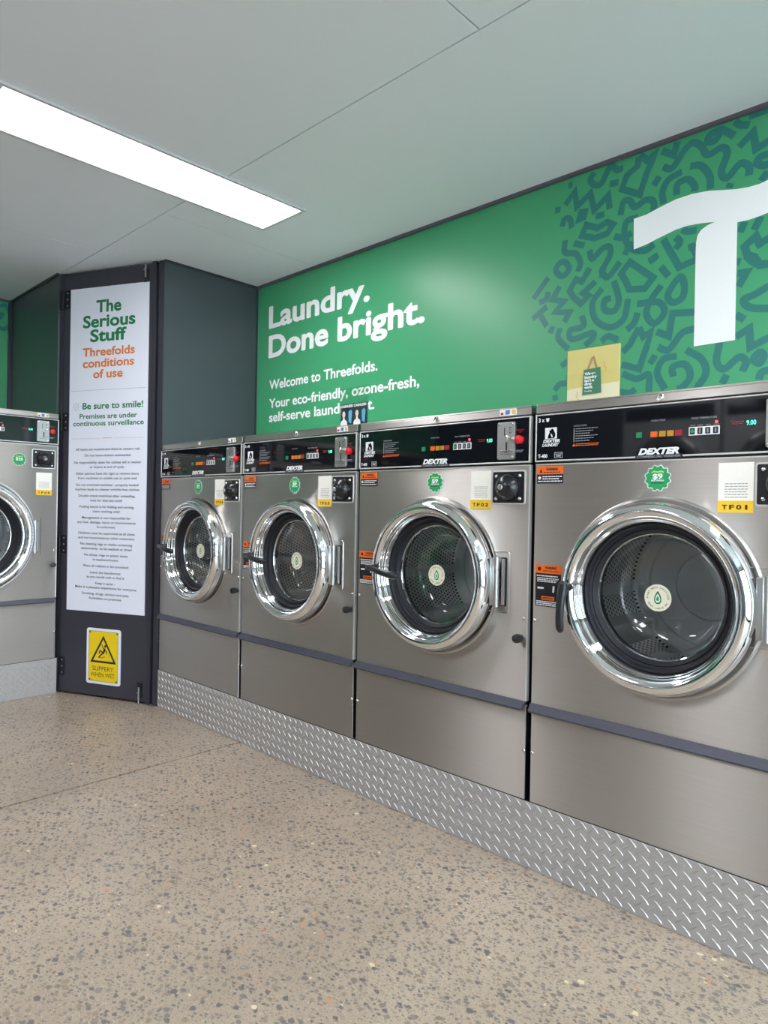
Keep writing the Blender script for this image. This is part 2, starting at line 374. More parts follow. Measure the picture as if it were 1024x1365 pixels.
wb = MB().box(XW-.1, XR, YW, YW+.1, 0, ZC).build('wall_back', M['wall_green']); struct(wb)
wl = MB().box(XW-.1, XW, YF, YW, 0, ZC).build('wall_left', M['wall_green']); struct(wl)
pa = MB().box(XA-.012, XA+.012, -.0, YW, 0, ZC-.001).build('wall_partition_right', M['laminate']); struct(pa)
pb = MB().box(XW, -2.905, YB-.012, YB+.012, 0, ZC-.001).build('wall_partition_left', M['laminate']); struct(pb)
wf = MB().box(XW, XR, YF-.1, YF, 0, ZC).build('wall_front', M['laminate']); struct(wf)
# shopfront glazing on the right-hand side, outside the view
GY0, GY1, GZ1 = -3.7, .25, 2.25
wr = MB().box(XR, XR+.1, YF, GY0, 0, ZC).box(XR, XR+.1, GY1, YW, 0, ZC).box(XR, XR+.1, GY0, GY1, GZ1, ZC).build('wall_right', M['plaster']); struct(wr)
m = MB().box(XR+.02, XR+.08, GY0, GY1, GZ1-.05, GZ1).box(XR+.02, XR+.08, GY0, GY1, 0, .08)
for k in range(5):
    yy = GY0+(GY1-GY0-.05)*k/4; m.box(XR+.02, XR+.08, yy, yy+.05, .08, GZ1-.05)
win = m.build('window_1', M['post_paint']); struct(win)
MB().box(XR+.047, XR+.053, GY0+.02, GY1-.02, .02, GZ1-.02).build('pane', M['shop_glass'], win)
pv = MB().box(XR+.1, XR+20, -14, 12, -.14, -.02).build('ground_outside', M['plaster']); struct(pv)
# dark cornice line over the green wall
t1 = MB().box(XA+.012, XR, YW-.012, YW, ZC-.014, ZC).build('trim_1', M['trim_grey']); struct(t1)
t2 = MB().box(XW, XW+.012, YF, YB-.0125, ZC-.014, ZC).build('trim_2', M['trim_grey']); struct(t2)
t3 = MB().box(XA+.012, XA+.022, .0, YW-.012, ZC-.012, ZC).build('trim_3', M['post_paint']); struct(t3)
t4 = MB().box(XW+.012, -2.905, YB-.022, YB-.012, ZC-.012, ZC).build('trim_4', M['post_paint']); struct(t4)
# slim edge strips where green wall meets the dark laminate
t5 = MB().box(XA+.012, XA+.02, YW-.008, YW, 0, ZC-.014).build('trim_5', M['post_paint']); struct(t5)
t6 = MB().box(XW, XW+.02, YB-.03, YB-.012, 0, ZC-.014).build('trim_6', M['post_paint']); struct(t6)

# printed graphics on the green wall
STROKES = [([(-0.234,2.313),(-0.216,2.312)],0,0),([(-0.246,2.243),(-0.207,2.283),(-0.197,2.221),(-0.143,2.256),(-0.125,2.188),(-0.072,2.226),(-0.065,2.175)],0,0),([(-0.016,2.31),(-0.038,2.309),(-0.062,2.332),(-0.082,2.306),(-0.1,2.279),(-0.126,2.282),(-0.144,2.308),(-0.127,2.328)],0,1),([(-0.066,2.266),(-0.033,2.263)],0,0),([(0.041,2.328),(0.038,2.298),(-0.002,2.276),(-0.019,2.233),(0.048,2.193),(0.07,2.259),(0.09,2.298),(0.1,2.321),(0.073,2.305),(0.046,2.34)],0,0),([(0.124,2.32),(0.164,2.293),(0.177,2.344)],0,0),([(0.097,2.209),(0.117,2.235)],0,0),([(0.129,2.263),(0.161,2.25),(0.199,2.295),(0.226,2.312),(0.253,2.293),(0.277,2.254),(0.319,2.263),(0.337,2.238),(0.32,2.184),(0.339,2.158),(0.377,2.191),(0.403,2.173),(0.403,2.144)],0,1),([(0.22,2.235),(0.254,2.226),(0.283,2.183),(0.287,2.137)],0,1),([(0.193,2.226),(0.148,2.213),(0.128,2.176),(0.133,2.135)],0,1),([(0.177,2.152),(0.18,2.188),(0.214,2.193),(0.236,2.164),(0.235,2.146)],0,1),([(0.358,2.287),(0.318,2.321),(0.282,2.317),(0.276,2.297),(0.299,2.294),(0.315,2.315),(0.317,2.343)],0,1),([(0.359,2.338),(0.376,2.316),(0.402,2.306)],0,1),([(0.373,2.246),(0.413,2.279),(0.423,2.221),(0.478,2.242)],0,0),([(0.457,2.194),(0.434,2.192),(0.427,2.175),(0.45,2.161),(0.473,2.169)],0,1),([(-0.023,2.14),(-0.012,2.185),(0.011,2.182),(0.031,2.154),(0.072,2.167),(0.098,2.15),(0.097,2.118)],0,1),([(-0.187,2.171),(-0.179,2.196),(-0.162,2.194),(-0.168,2.172)],1,0),([(-0.257,2.163),(-0.249,2.188),(-0.225,2.183),(-0.217,2.146)],0,1),([(-0.119,2.162),(-0.085,2.161)],0,0),([(-0.157,2.141),(-0.111,2.117),(-0.074,2.13),(-0.05,2.113),(-0.073,2.087),(-0.122,2.083),(-0.175,2.106)],1,0),([(0.043,2.113),(0.001,2.11),(-0.005,2.06),(0.019,2.009),(0.068,1.989),(0.103,2.002)],0,1),([(-0.045,2.069),(-0.009,2.055),(0.021,2.064)],0,1),([(0.018,2.035),(-0.004,1.991)],0,0),([(-0.243,2.107),(-0.244,2.061),(-0.199,2.044),(-0.178,2.005),(-0.188,1.974)],0,1),([(-0.206,2.085),(-0.162,2.066)],0,0),([(-0.142,2.042),(-0.129,2.009),(-0.09,2.036),(-0.063,2.035),(-0.06,2.004),(-0.083,1.966),(-0.09,1.929)],0,1),([(0.085,1.947),(0.117,1.962)],0,0),([(0.134,2.012),(0.19,1.902),(0.255,1.916),(0.232,1.962),(0.219,1.96)],0,0),([(0.176,2.008),(0.191,1.987),(0.176,1.968)],0,1),([(0.245,2.014),(0.218,2.016),(0.197,2.029)],0,1),([(0.394,2.0),(0.381,1.969)],0,1),([(0.441,2.004),(0.422,1.966)],0,1),([(0.483,1.937),(0.439,1.917),(0.427,1.945),(0.395,1.92),(0.404,1.89),(0.424,1.88),(0.441,1.849),(0.485,1.849)],0,0),([(0.401,2.363),(0.426,2.341),(0.455,2.335)],0,1),([(0.35,2.137),(0.344,2.123)],0,0),([(0.458,2.139),(0.439,2.116)],0,0),([(0.377,1.888),(0.369,1.867)],0,0),([(-0.277,2.245),(-0.279,2.221)],0,0),([(-0.262,2.025),(-0.282,2.002),(-0.255,1.971),(-0.225,1.989),(-0.239,2.02)],1,1),([(-0.021,1.97),(-0.066,1.926),(-0.09,1.951),(-0.085,1.967)],0,1),([(0.016,1.961),(0.101,1.886),(0.072,1.854),(0.016,1.863),(0.002,1.896),(-0.016,1.927)],1,0),([(0.127,1.918),(0.155,1.879)],0,1),([(-0.14,1.976),(-0.17,1.932),(-0.195,1.946),(-0.221,1.908),(-0.203,1.878),(-0.173,1.849),(-0.142,1.872),(-0.164,1.888),(-0.115,1.92)],0,0),([(-0.314,1.979),(-0.354,1.936),(-0.38,1.909)],0,0),([(-0.313,1.923),(-0.321,1.897),(-0.353,1.889)],0,1),([(-0.263,1.934),(-0.295,1.889),(-0.243,1.872),(-0.281,1.838),(-0.219,1.826),(-0.241,1.792)],0,0),([(0.193,1.868),(0.154,1.818),(0.169,1.786),(0.202,1.796),(0.209,1.834)],1,1),([(-0.088,1.888),(-0.125,1.844),(-0.114,1.78),(-0.058,1.74),(-0.004,1.76),(0.012,1.83)],0,1),([(-0.043,1.907),(-0.023,1.833),(-0.041,1.797),(-0.077,1.809),(-0.078,1.842),(-0.053,1.846)],0,1),([(0.131,1.853),(0.094,1.809),(0.08,1.762),(0.109,1.725),(0.143,1.758),(0.12,1.797),(0.045,1.806)],0,1),([(0.048,1.774),(0.036,1.74),(0.01,1.719)],0,1),([(-0.382,1.829),(-0.318,1.866)],0,0),([(-0.354,1.85),(-0.317,1.789)],0,0),([(-0.289,1.784),(-0.302,1.759)],0,0),([(-0.258,1.772),(-0.266,1.734),(-0.222,1.685)],0,1),([(-0.167,1.803),(-0.162,1.762),(-0.216,1.755),(-0.205,1.72),(-0.127,1.731),(-0.122,1.711),(-0.153,1.688)],0,1),([(-0.087,1.692),(-0.062,1.708),(-0.023,1.688)],0,1),([(0.117,1.695),(0.159,1.672),(0.171,1.749),(0.244,1.739)],0,0),([(0.054,1.72),(0.071,1.684),(0.097,1.699),(0.079,1.637),(0.057,1.573),(-0.007,1.597)],0,0),([(0.054,1.72),(0.02,1.663),(-0.004,1.641)],0,0),([(0.123,1.64),(0.16,1.626),(0.203,1.675),(0.245,1.683)],0,1),([(0.095,1.586),(0.115,1.613)],0,0),([(0.188,1.6),(0.142,1.595),(0.122,1.548),(0.15,1.491)],0,1),([(0.219,1.616),(0.27,1.577),(0.284,1.528),(0.254,1.482)],0,1),([(0.178,1.531),(0.175,1.564),(0.216,1.568),(0.234,1.526),(0.21,1.493),(0.19,1.487)],0,1),([(-0.004,1.564),(0.049,1.539),(0.091,1.548),(0.094,1.489)],0,1),([(0.375,1.838),(0.403,1.837),(0.379,1.796)],0,0),([(0.489,1.789),(0.429,1.761),(0.396,1.75),(0.416,1.721),(0.49,1.704)],0,1),([(0.374,1.635),(0.413,1.655),(0.418,1.595),(0.492,1.627)],0,0),([(0.444,1.575),(0.428,1.555),(0.446,1.541),(0.456,1.562)],1,1),([(0.325,1.625),(0.317,1.562),(0.341,1.536),(0.384,1.568),(0.406,1.55),(0.395,1.521)],0,1),([(0.373,1.706),(0.399,1.686)],0,0),([(0.349,1.516),(0.335,1.489)],0,0),([(0.494,1.516),(0.454,1.512),(0.444,1.489)],0,1),([(-0.251,1.624),(-0.225,1.639)],0,0),([(-0.277,1.532),(-0.257,1.554),(-0.226,1.555)],0,1),([(-0.277,1.515),(-0.271,1.494)],0,0),([(0.399,1.892),(0.437,1.854),(0.488,1.852)],0,1),([(-0.017,1.501),(0.023,1.491),(0.045,1.503)],0,1),([(0.088,1.944),(0.112,1.958)],0,0)]
mb = MB(); yy_ = YW-.0004
for pts, cl, sm in STROKES:
    if pts[-1][0] > .5 and False: continue
    pts = [(x, min(z, ZC-.02)) for x, z in pts]
    yy_ -= .000004; stroke(mb, pts, .0235, yy_, bool(cl), bool(sm))
# the same kind of marks carried on to the right of the frame
rs = random.Random(3)
for i in range(46):
    cx = rs.uniform(.75, 3.2); cz = rs.uniform(1.2, 2.28); a0 = rs.uniform(0, 6.28); k = rs.choice((0, 1, 2)); s_ = rs.uniform(.04, .08)
    if k == 0: pts = [(cx+s_*math.cos(a0+t*.7), cz+s_*math.sin(a0+t*.7)) for t in range(7)]
    elif k == 1: pts = [(cx+(t-2)*s_*.8*math.cos(a0)-(-1)**t*s_*.5*math.sin(a0), cz+(t-2)*s_*.8*math.sin(a0)+(-1)**t*s_*.5*math.cos(a0)) for t in range(5)]
    else: pts = [(cx-s_*.4*math.cos(a0), cz-s_*.4*math.sin(a0)), (cx+s_*.4*math.cos(a0), cz+s_*.4*math.sin(a0))]
    stroke(mb, [(x, min(z, ZC-.03)) for x, z in pts], .0235, YW-.0006, False, k == 0)
o = mb.build('printed_pattern', M['wall_pattern'], wb, flipfix=False); o['label'] = 'dark teal squiggle pattern printed on the green wall'
mb = MB()
Tp = [(.028, 2.112), (.073, 2.114), (.117, 2.125), (.174, 2.137), (.229, 2.139), (.282, 2.133), (.321, 2.123), (.366, 2.112), (.403, 2.107), (.436, 2.107), (.459, 2.112), (.50, 2.123), (.548, 2.142), (.585, 2.160),
      (.585, 2.052), (.54, 2.030), (.50, 2.018), (.461, 2.009), (.438, 2.005), (.405, 2.002), (.372, 2.004), (.372, 1.625), (.244, 1.624), (.244, 1.945), (.245, 1.972), (.249, 1.994), (.261, 2.010), (.281, 2.020), (.303, 2.0245),
      (.258, 2.032), (.217, 2.036), (.176, 2.033), (.119, 2.02), (.075, 2.009), (.03, 2.002)]
mb.prism_y(Tp, YW-.0016, YW-.0008)
o = mb.build('letter', M['wall_white'], wb); o['label'] = 'big white letter T with a waving bar'
mb = MB()
YT = YW-.0012
put(mb, 'Laundry.', -2.130, -1.314, 2.092, .118, YT, .010, fat=.022)
put(mb, 'Done bright.', -2.128, -.954, 1.923, .118, YT, .010, fat=.022)
put(mb, 'Welcome to Threefolds.', -2.119, -1.247, 1.737, .0505, YT, .008, fat=.016)
put(mb, 'Your eco-friendly, ozone-fresh,', -2.117, -.975, 1.630, .0505, YT, .008, fat=.016)
put(mb, 'self-serve laund', -2.115, -1.518, 1.551, .0505, YT, .008, fat=.016); put(mb, 'roma', -1.508, -1.317, 1.551, .0505, YT, .008, fat=.016); put(mb, 't.', -1.309, -1.264, 1.551, .0505, YT, .008, fat=.016)
o = mb.build('lettering', M['wall_white'], wb, flipfix=False); o['label'] = 'white slogan lettering reading Laundry. Done bright.'
mb = MB()
def leftwall(pts, sm=True):
    q = MB(); stroke(q, pts, .024, 0, False, sm); mb.add([(XW+.0008, x, z) for x, _, z in q.v], q.f)
leftwall([(-.357, 2.307), (-.323, 2.318), (-.30, 2.26), (-.298, 2.20), (-.337, 2.165), (-.38, 2.19)])
leftwall([(-.34, 2.27), (-.36, 2.23), (-.42, 2.22)])
for i in range(26):
    cx = rs.uniform(-3.6, -.5); cz = rs.uniform(1.75, 2.26); a0 = rs.uniform(0, 6.28); s_ = rs.uniform(.04, .08)
    leftwall([(cx+s_*math.cos(a0+t*.7), cz+s_*math.sin(a0+t*.7)) for t in range(6)])
mb.build('printed_pattern', M['wall_pattern'], wl, flipfix=False)

# ================================================================== CEILING LIGHTS
def ceiling_light(x0, x1, y0, y1, label):
    o = empty('ceiling_light', ((x0+x1)/2, (y0+y1)/2, ZC)); w2, d2 = (x1-x0)/2, (y1-y0)/2; f = .018
    fr = MB().box(-w2, -w2+f, -d2, d2, -.010, 0).box(w2-f, w2, -d2, d2, -.010, 0).box(-w2+f, w2-f, -d2, -d2+f, -.010, 0).box(-w2+f, w2-f, d2-f, d2, -.010, 0)
    fr.build('frame', M['frame_white'], o, bevel=.002)
    MB().box(-w2+f, w2-f, -d2+f, d2-f, -.006, -.001).build('diffuser', M['diffuser'], o)
    tag(o, label, 'light')
ceiling_light(-1.531, -1.222, -1.10, .112, 'long slim white LED panel light glowing in the ceiling')
for (a, b), s_ in zip(((-2.3, -3.0), (1.30, -.52), (1.30, -3.0), (-.45, -2.72)), ('behind the viewer near the left row', 'above the right end of the row, outside the view', 'behind the viewer by the glazing', 'to brighten the tumble dryers, outside the view')):  # unseen panels added for light and reflections; the last one brightens the dryers
    ceiling_light(a-.155, a+.155, b-.60, b+.60, 'slim LED ceiling panel light added '+s_)

# ================================================================== WASHING MACHINES
cache = {}
def part(key, name, mbf, m, parent, **kw):
    """builds a part once per model and links copies that share its mesh"""
    if key in cache:
        src = cache[key]; o = src.copy(); C.objects.link(o); o.parent = parent; return o
    o = mbf().build(name, m, parent, **kw); cache[key] = o; return o

def drop(cx, cz, s):
    pts = []
    for k in range(25):
        t = 2*PI*k/24; r = s; pts.append((cx+r*.72*math.sin(t)*math.sin(t/2), cz+s*math.cos(t)))
    return pts[:-1]

def washer(code, price, loc, rz, label, W=.75, up=0., big=False, handle='right', group=None, numlab=None):
    k = 'big' if big else 'std'
    root = empty('washing_machine', loc, rz); tag(root, label, 'washing machine', group)
    z0 = .197; zs = .5367 if big else .4922; zp = 1.2025+up; zt = 1.3784+up; ztr = 1.350+up
    x0, x1 = .008, W-.009; D = .56; dx = W-.75
    cx, cz, R = (W-.435, .885, .312) if big else (.371, .842, .261)
    q = R/.261
    P = lambda key, name, f, m, par=root, **kw: part((k, key), name, f, m, par, **kw)
    # cabinet shell (open at the front where the drum sits)
    def cab():
        m = MB(); t = .004; a, b = x0+.004, x1-.004
        m.box(a, a+t, .008, D, z0, zt-.004); m.box(b-t, b, .008, D, z0, zt-.004); m.box(a+t, b-t, D-t, D, z0, zt-.004); m.box(a+t, b-t, .008, D-t, z0, z0+t)
        m.box(a+t, b-t, .008, D-t, zp-.004, zp)
        return m
    P('cab', 'cabinet', cab, M['dark'])
    P('lid', 'top_cover', lambda: MB().box(x0, x1, .0, D, zt-.006, zt), M['steel_trim'], bevel=.002)
    P('toptrim', 'top_trim', lambda: MB().box(x0, x1, -.001, .03, ztr+.001, zt-.0062), M['steel_trim'], bevel=.0012)
    lp = P('low', 'lower_panel', lambda: MB().box(x0, x1, 0, .010, z0+.001, zs-.012), M['steel'], bevel=.0018)
    def scr(x, z, r=.0058):
        return lambda: MB().lathe([(r, 0), (r, -.0015), (r*.8, -.0032), (r*.35, -.0042), (.0001, -.0043)], x, z, 16)
    for i, x in enumerate((x0+.006, x1-.006)): P('ls%d' % i, 'screw', scr(x, .345), M['screw'], lp, smooth=True)
    # front panel with a round opening
    def front():
        m = MB(); a0, a1, b0, b1 = x0, x1, zs, zp-.002; n = 96
        ang = sorted([2*PI*i/n for i in range(n)]+[math.atan2(z-cz, x-cx) % (2*PI) for x in (a0, a1) for z in (b0, b1)])
        O = []
        for a in ang:
            c, s = math.cos(a), math.sin(a); t = 1e9
            if c > 1e-9: t = min(t, (a1-cx)/c)
            if c < -1e-9: t = min(t, (a0-cx)/c)
            if s > 1e-9: t = min(t, (b1-cz)/s)
            if s < -1e-9: t = min(t, (b0-cz)/s)
            O.append((cx+c*t, cz+s*t))
        I = [(cx+R*.98*math.cos(a), cz+R*.98*math.sin(a)) for a in ang]; N = len(ang)
        v = [(x, 0, z) for x, z in O]+[(x, 0, z) for x, z in I]+[(x, .010, z) for x, z in I]+[(x, .010, z) for x, z in O]
        f = []
        for i in range(N):
            j = (i+1) % N
            f += [(i, j, j+N, i+N), (i+N, j+N, j+2*N, i+2*N), (j, i, i+3*N, j+3*N), (i+2*N, j+2*N, j+3*N, i+3*N)]
        return m.add(v, f)
    fp = P('front', 'front_panel', front, M['steel'])
    P('fedge', 'panel_edge', lambda: MB().box(x1-.0045, x1+.0004, -.0008, .012, zs+.001, zp-.003), M['edge'], fp)
    P('fedge2', 'panel_edge', lambda: MB().box(x0, x1, -.0008, .004, zp-.0048, zp-.0015), M['edge'], fp)
    for i, x in enumerate((x0+.006, x1-.014)): P('fs%d' % i, 'screw', scr(x, .739 if not big else .80), M['screw'], fp, smooth=True)
    P('knob', 'knob', lambda: MB().lathe([(.010, 0), (.011, -.008), (.013, -.013), (.014, -.022), (.012, -.030), (.006, -.033), (.0001, -.0335)], x1-.024, .680 if not big else .72, 20), M['black'], fp, smooth=True)
    # dark sloping ledge between the two panels
    P('ledge', 'ledge_trim', lambda: MB().add([(x, y, z) for x, xx in ((x0-.002, x0-.002), (x1-.001, x1-.012)) for x, y, z in ((x, .004, zs), (x, -.004, zs), (xx, -.016, zs-.021), (xx, -.014, zs-.026), (xx, .002, zs-.026))],
      [(0, 1, 2, 3, 4), (9, 8, 7, 6, 5), (0, 5, 6, 1), (1, 6, 7, 2), (2, 7, 8, 3), (3, 8, 9, 4), (4, 9, 5, 0)]), M['ledge'])
    # fascia
    pb0, pt = 1.2115+up, 1.3425+up
    cp = P('fascia', 'control_panel', lambda: MB().box(x0+.004, x1-.004, -.004, .006, pb0, pt), M['black_gloss'])
    def frame():
        m = MB(); m.box(x0, x1, -.006, .01, pt, pt+.0035); m.box(x0, x0+.004, -.006, .01, pb0, pt); m.box(x1-.0045, x1, -.006, .01, pb0, pt)
        m.box(x0, x1, -.006, .01, pb0-.0045, pb0); return m
    P('fframe', 'panel_frame', frame, M['edge'], cp, bevel=.001)
    P('fline', 'shadow_strip', lambda: MB().box(x0, x1, .001, .01, pb0-.0085, pb0-.0046).box(x0, x1, .0005, .01, pt+.0036, pt+.0072), M['dark'], cp)
    y = -.0046; u = up
    def logo():
        m = MB(); put(m, '3 x', .018, .038, 1.324+u, .011, y, .03)
        m.flat([(.042, 1.334+u), (.054, 1.334+u), (.0515, 1.3235+u), (.0445, 1.3235+u)], y)
        ring(m, arc_round(.040, .079, 1.273+u, 1.306+u, .001, 2), arc_round(.0413, .0777, 1.2743+u, 1.3047+u, .001, 2), y)
        m.flat([(.0413, 1.2743+u), (.049, 1.2743+u), (.0505, 1.283+u), (.055, 1.292+u), (.0535, 1.298+u), (.0413, 1.298+u)], y)
        m.flat([(.0413, 1.298+u), (.058, 1.2985+u), (.062, 1.302+u), (.0777, 1.302+u), (.0777, 1.3047+u), (.0413, 1.3047+u)], y)
        m.flat([(.066, 1.302+u), (.0777, 1.302+u), (.0777, 1.2743+u), (.070, 1.2743+u), (.074, 1.281+u), (.0735, 1.289+u)], y)
        m.flat([(.0585, 1.288+u), (.062, 1.287+u), (.066, 1.279+u), (.063, 1.2765+u), (.060, 1.281+u)], y)
        put(m, 'DEXTER', .034, .089, 1.2625+u, .0082, y, .05, .25); put(m, 'LAUNDRY', .031, .086, 1.2515+u, .0078, y, .05, .25)
        put(m, 'T-600' if big else 'T-400', .018, .049, 1.219+u, .0095, y, .04)
        ring(m, arc_round(.072, .098, 1.217+u, 1.233+u, .001, 2), arc_round(.0728, .0972, 1.2178+u, 1.2322+u, .001, 2), y)
        bars(m, [(.075, .095, 1.227+u, .0018), (.077, .093, 1.221+u, .0028)], y); return m
    P('logo', 'lettering', logo, M['white'], cp, flipfix=False)
    def instr():
        m = MB(); put(m, 'INSTRUCTIONS', .132, .172, 1.303+u, .0042, y, .02)
        bars(m, [(.138, .205-.004*(i % 3)*3, 1.2955+u-i*.0068, .0022) for i in range(6)], y)
        m.flat([(.132, 1.2595+u), (.1345, 1.2595+u), (.1345, 1.299+u), (.132, 1.299+u)], y)
        put(m, 'WASH CYCLE', .353+dx*.5, .390+dx*.5, 1.3005+u, .0042, y, .02); put(m, 'WASH TEMPERATURE', .455+dx*.5, .516+dx*.5, 1.2985+u, .0045, y, .02)
        for i, t in enumerate(('START', 'HOT', 'WARM', 'COLD')):
            c_ = .459+i*.0185+dx*.5; put(m, t, c_-.0065, c_+.0065, 1.281+u, .003, y, .02)
        bars(m, [(x1-.054, x1-.024, 1.244+u, .0024), (x1-.050, x1-.028, 1.2395+u, .0024)], y); return m
    P('instr', 'small_print', instr, M['greyprint'], cp, flipfix=False)
    P('redline', 'warning_print', lambda: bars(MB().flat([(.1285, 1.2475+u), (.138, 1.2475+u), (.1333, 1.2555+u)], y), [(.139, .210, 1.2525+u, .0022), (.139, .206, 1.2482+u, .0022)], y), M['orange'], cp, flipfix=False)
    def dexter():
        m = MB(); c_ = .3735+dx*.5
        put(m, 'DEXTER', c_-.052, c_+.054, 1.2155+u, .0148, -.0068, .06, .3); return m
    P('brand', 'brand_lettering', dexter, M['white'], cp, flipfix=False)
    P('brandbg', 'brand_plate', lambda: MB().box(.314+dx*.5, .436+dx*.5, -.0066, -.001, 1.2045+u, 1.2145+u), M['label_black'], cp)
    P('brand2', 'brand_lettering', lambda: put(MB(), 'COMMERCIAL WASHER', .318+dx*.5, .432+dx*.5, 1.2065+u, .0056, -.0069, .02), M['greyprint'], cp, flipfix=False)
    for i, (a, b, mm) in enumerate(((.314, .330, 'btn_green'), (.353, .371, 'btn_orange'), (.375, .392, 'btn_amber'), (.396, .412, 'btn_amber'), (.416, .433, 'btn_red'))):
        P('key%d' % i, 'cycle_key', (lambda a, b: lambda: MB().prism_y(arc_round(a+dx*.5, b+dx*.5, 1.260+u, 1.2745+u, .0015, 3), -.0056, -.0035))(a, b), M[mm], cp)
    tk = P('tkeys', 'temperature_keys', lambda: MB().prism_y(arc_round(.450+dx*.5, .523+dx*.5, 1.258+u, 1.279+u, .001, 2), -.0052, -.0035), M['white'], cp)
    for i in range(4):
        P('tk%d' % i, 'key', (lambda i: lambda: MB().prism_y(arc_round(.4525+i*.0185+dx*.5, .4645+i*.0185+dx*.5, 1.2605+u, 1.2765+u, .001, 2), -.0058, -.005))(i), M['label_black'], tk)
        P('tm%d' % i, 'key_mark', (lambda i: lambda: MB().flat(circ(.4585+i*.0185+dx*.5, 1.2685+u, .0045, 12) if i == 0 else arc_round(.4566+i*.0185+dx*.5, .4604+i*.0185+dx*.5, 1.263+u, 1.274+u, .001, 2), -.006))(i), M['badge_green'] if i == 0 else M['greyprint'], tk)
    P('tled', 'indicator_light', lambda: MB().prism_y(circ(.5155+dx*.5, 1.2885+u, .0036, 12), -.0056, -.0035), M['led_red'], cp)
    P('digits', 'display', lambda: put(MB(), '9.00' if not big else '16.00', .583+dx, .604+dx, 1.2755+u, .0105, -.0048, .02), M['led_green'], cp, flipfix=False)
    P('rdisp', 'display_print', lambda: bars(MB(), [(.548+dx, .577+dx, 1.284+u, .0022), (.551+dx, .575+dx, 1.279+u, .0022)], y), M['redprint'], cp, flipfix=False)
    # coin unit
    ca, cb, c0, c1 = x1-.115, x1-.052, 1.2185+u, 1.333+u
    coin = P('coin', 'coin_plate', lambda: MB().prism_y(arc_round(ca, cb, c0, c1, .006, 4), -.010, -.002), M['cast'], bevel=.001)
    P('slot1', 'coin_slot', lambda: MB().box(x1-.0895, x1-.0868, -.0107, -.004, 1.291+u, 1.316+u).box(x1-.0835, x1-.0785, -.0107, -.004, 1.240+u, 1.2715+u), M['dark'], coin)
    P('slot2', 'slot_lip', lambda: MB().box(ca+.014, cb-.007, -.017, -.009, 1.2425+u, 1.2465+u), M['screw'], coin, bevel=.001)
    P('slot3', 'engraving', lambda: bars(MB(), [(cb-.020, cb-.012, 1.314+u, .003), (cb-.021, cb-.013, 1.307+u, .002), (cb-.020, cb-.012, 1.298+u, .003), (ca+.012, cb-.012, 1.2335+u, .0015)], -.0104), M['ink'], coin, flipfix=False)
    P('ret', 'return_knob', lambda: MB().lathe([(.0065, -.008), (.0045, -.012), (.0045, -.018), (.0075, -.022), (.0075, -.026), (.004, -.0285), (.0001, -.029)], cb-.0155, 1.283+u, 18), M['screw'], coin, smooth=True)
    i = 0
    for a in (ca+.007, cb-.007):
        for b in (c0+.007, c1-.007):
            P('cs%d' % i, 'screw', (lambda a, b: lambda: MB().lathe([(.0038, -.0095), (.0034, -.0118), (.0001, -.0125)], a, b, 12))(a, b), M['screw'], coin, smooth=True); i += 1
    P('estop', 'stop_button', lambda: MB().lathe([(.0125, -.003), (.0125, -.009), (.0135, -.011), (.0135, -.014), (.0115, -.0185), (.006, -.0208), (.0001, -.0215)], x1-.0355, 1.2765+u, 28), M['red'], smooth=True)
    P('estopt', 'warning_print', lambda: put(put(MB(), 'EMERGENCY', x1-.051, x1-.020, 1.3045+u, .0042, y, .02), 'STOP', x1-.042, x1-.029, 1.2985+u, .0042, y, .02), M['redprint'], cp, flipfix=False)
    # lid lock in the top trim and the card sticker
    P('lock', 'lid_lock', lambda: MB().lathe([(.0105, -.0005), (.0105, -.003), (.0085, -.0048), (.005, -.0042), (.0045, -.002), (.0001, -.002)], .374+dx*.5+(.36*0), (ztr+zt)/2-.001, 24), M['screw'], smooth=True)
    st = P('cards', 'card_sticker', lambda: MB().prism_y([(x1-.113, ztr+.0045), (x1-.053, ztr+.0045), (x1-.053, zt-.0045), (x1-.113, zt-.0045)], -.0018, -.0009), M['label_white'])
    for i, (a, b, mm) in enumerate(((x1-.109, x1-.100, 'btn_red'), (x1-.092, x1-.076, 'card_blue'), (x1-.068, x1-.055, 'card_orange'))):
        P('cd%d' % i, 'card_mark', (lambda a, b, i: lambda: MB().flat([(a, ztr+.007), (b, ztr+.007), (b, zt-(.014 if i == 0 else .008)), (a, zt-(.014 if i == 0 else .008))], -.0020))(a, b, i), M[mm], st, flipfix=False)
    # square recess with the black dome
    s0, s1, t0, t1_ = x1-.133, x1-.020, 1.086+u+(-.01 if big else 0), 1.181+u+(-.01 if big else 0)
    dp = P('dispf', 'dispenser', lambda: MB().prism_y(arc_round(s0-.0045, s1+.0045, t0-.0045, t1_+.0045, .008, 4), -.0022, .004), M['edge'], bevel=.0008)
    P('dispb', 'back_plate', lambda: MB().prism_y(arc_round(s0, s1, t0, t1_, .004, 3), -.0032, .0), M['black'], dp)
    dcx, dcz = (s0+s1)/2, (t0+t1_)/2
    P('disdome', 'dome', lambda: MB().lathe([(.042, -.003), (.041, -.007)]+[(.040*math.cos(a), -.007-.034*math.sin(a)) for a in [PI/2*i/9 for i in range(9)]]+[(.0001, -.041)], dcx+.002, dcz, 40), M['dome'], dp, smooth=True)
    P('dislock', 'lock', lambda: MB().lathe([(.0095, -.034), (.0085, -.0435), (.006, -.0455), (.005, -.043), (.0001, -.043)], dcx-.003, dcz-.001, 24), M['cast'], dp, smooth=True)
    i = 0
    for a in (s0+.014, s1-.014):
        for b in (t0+.013, t1_-.013):
            P('db%d' % i, 'bolt', (lambda a, b: lambda: MB().lathe([(.0062, -.003), (.0062, -.006), (.004, -.009), (.0001, -.010)], a, b, 16))(a, b), M['screw'], dp, smooth=True); i += 1
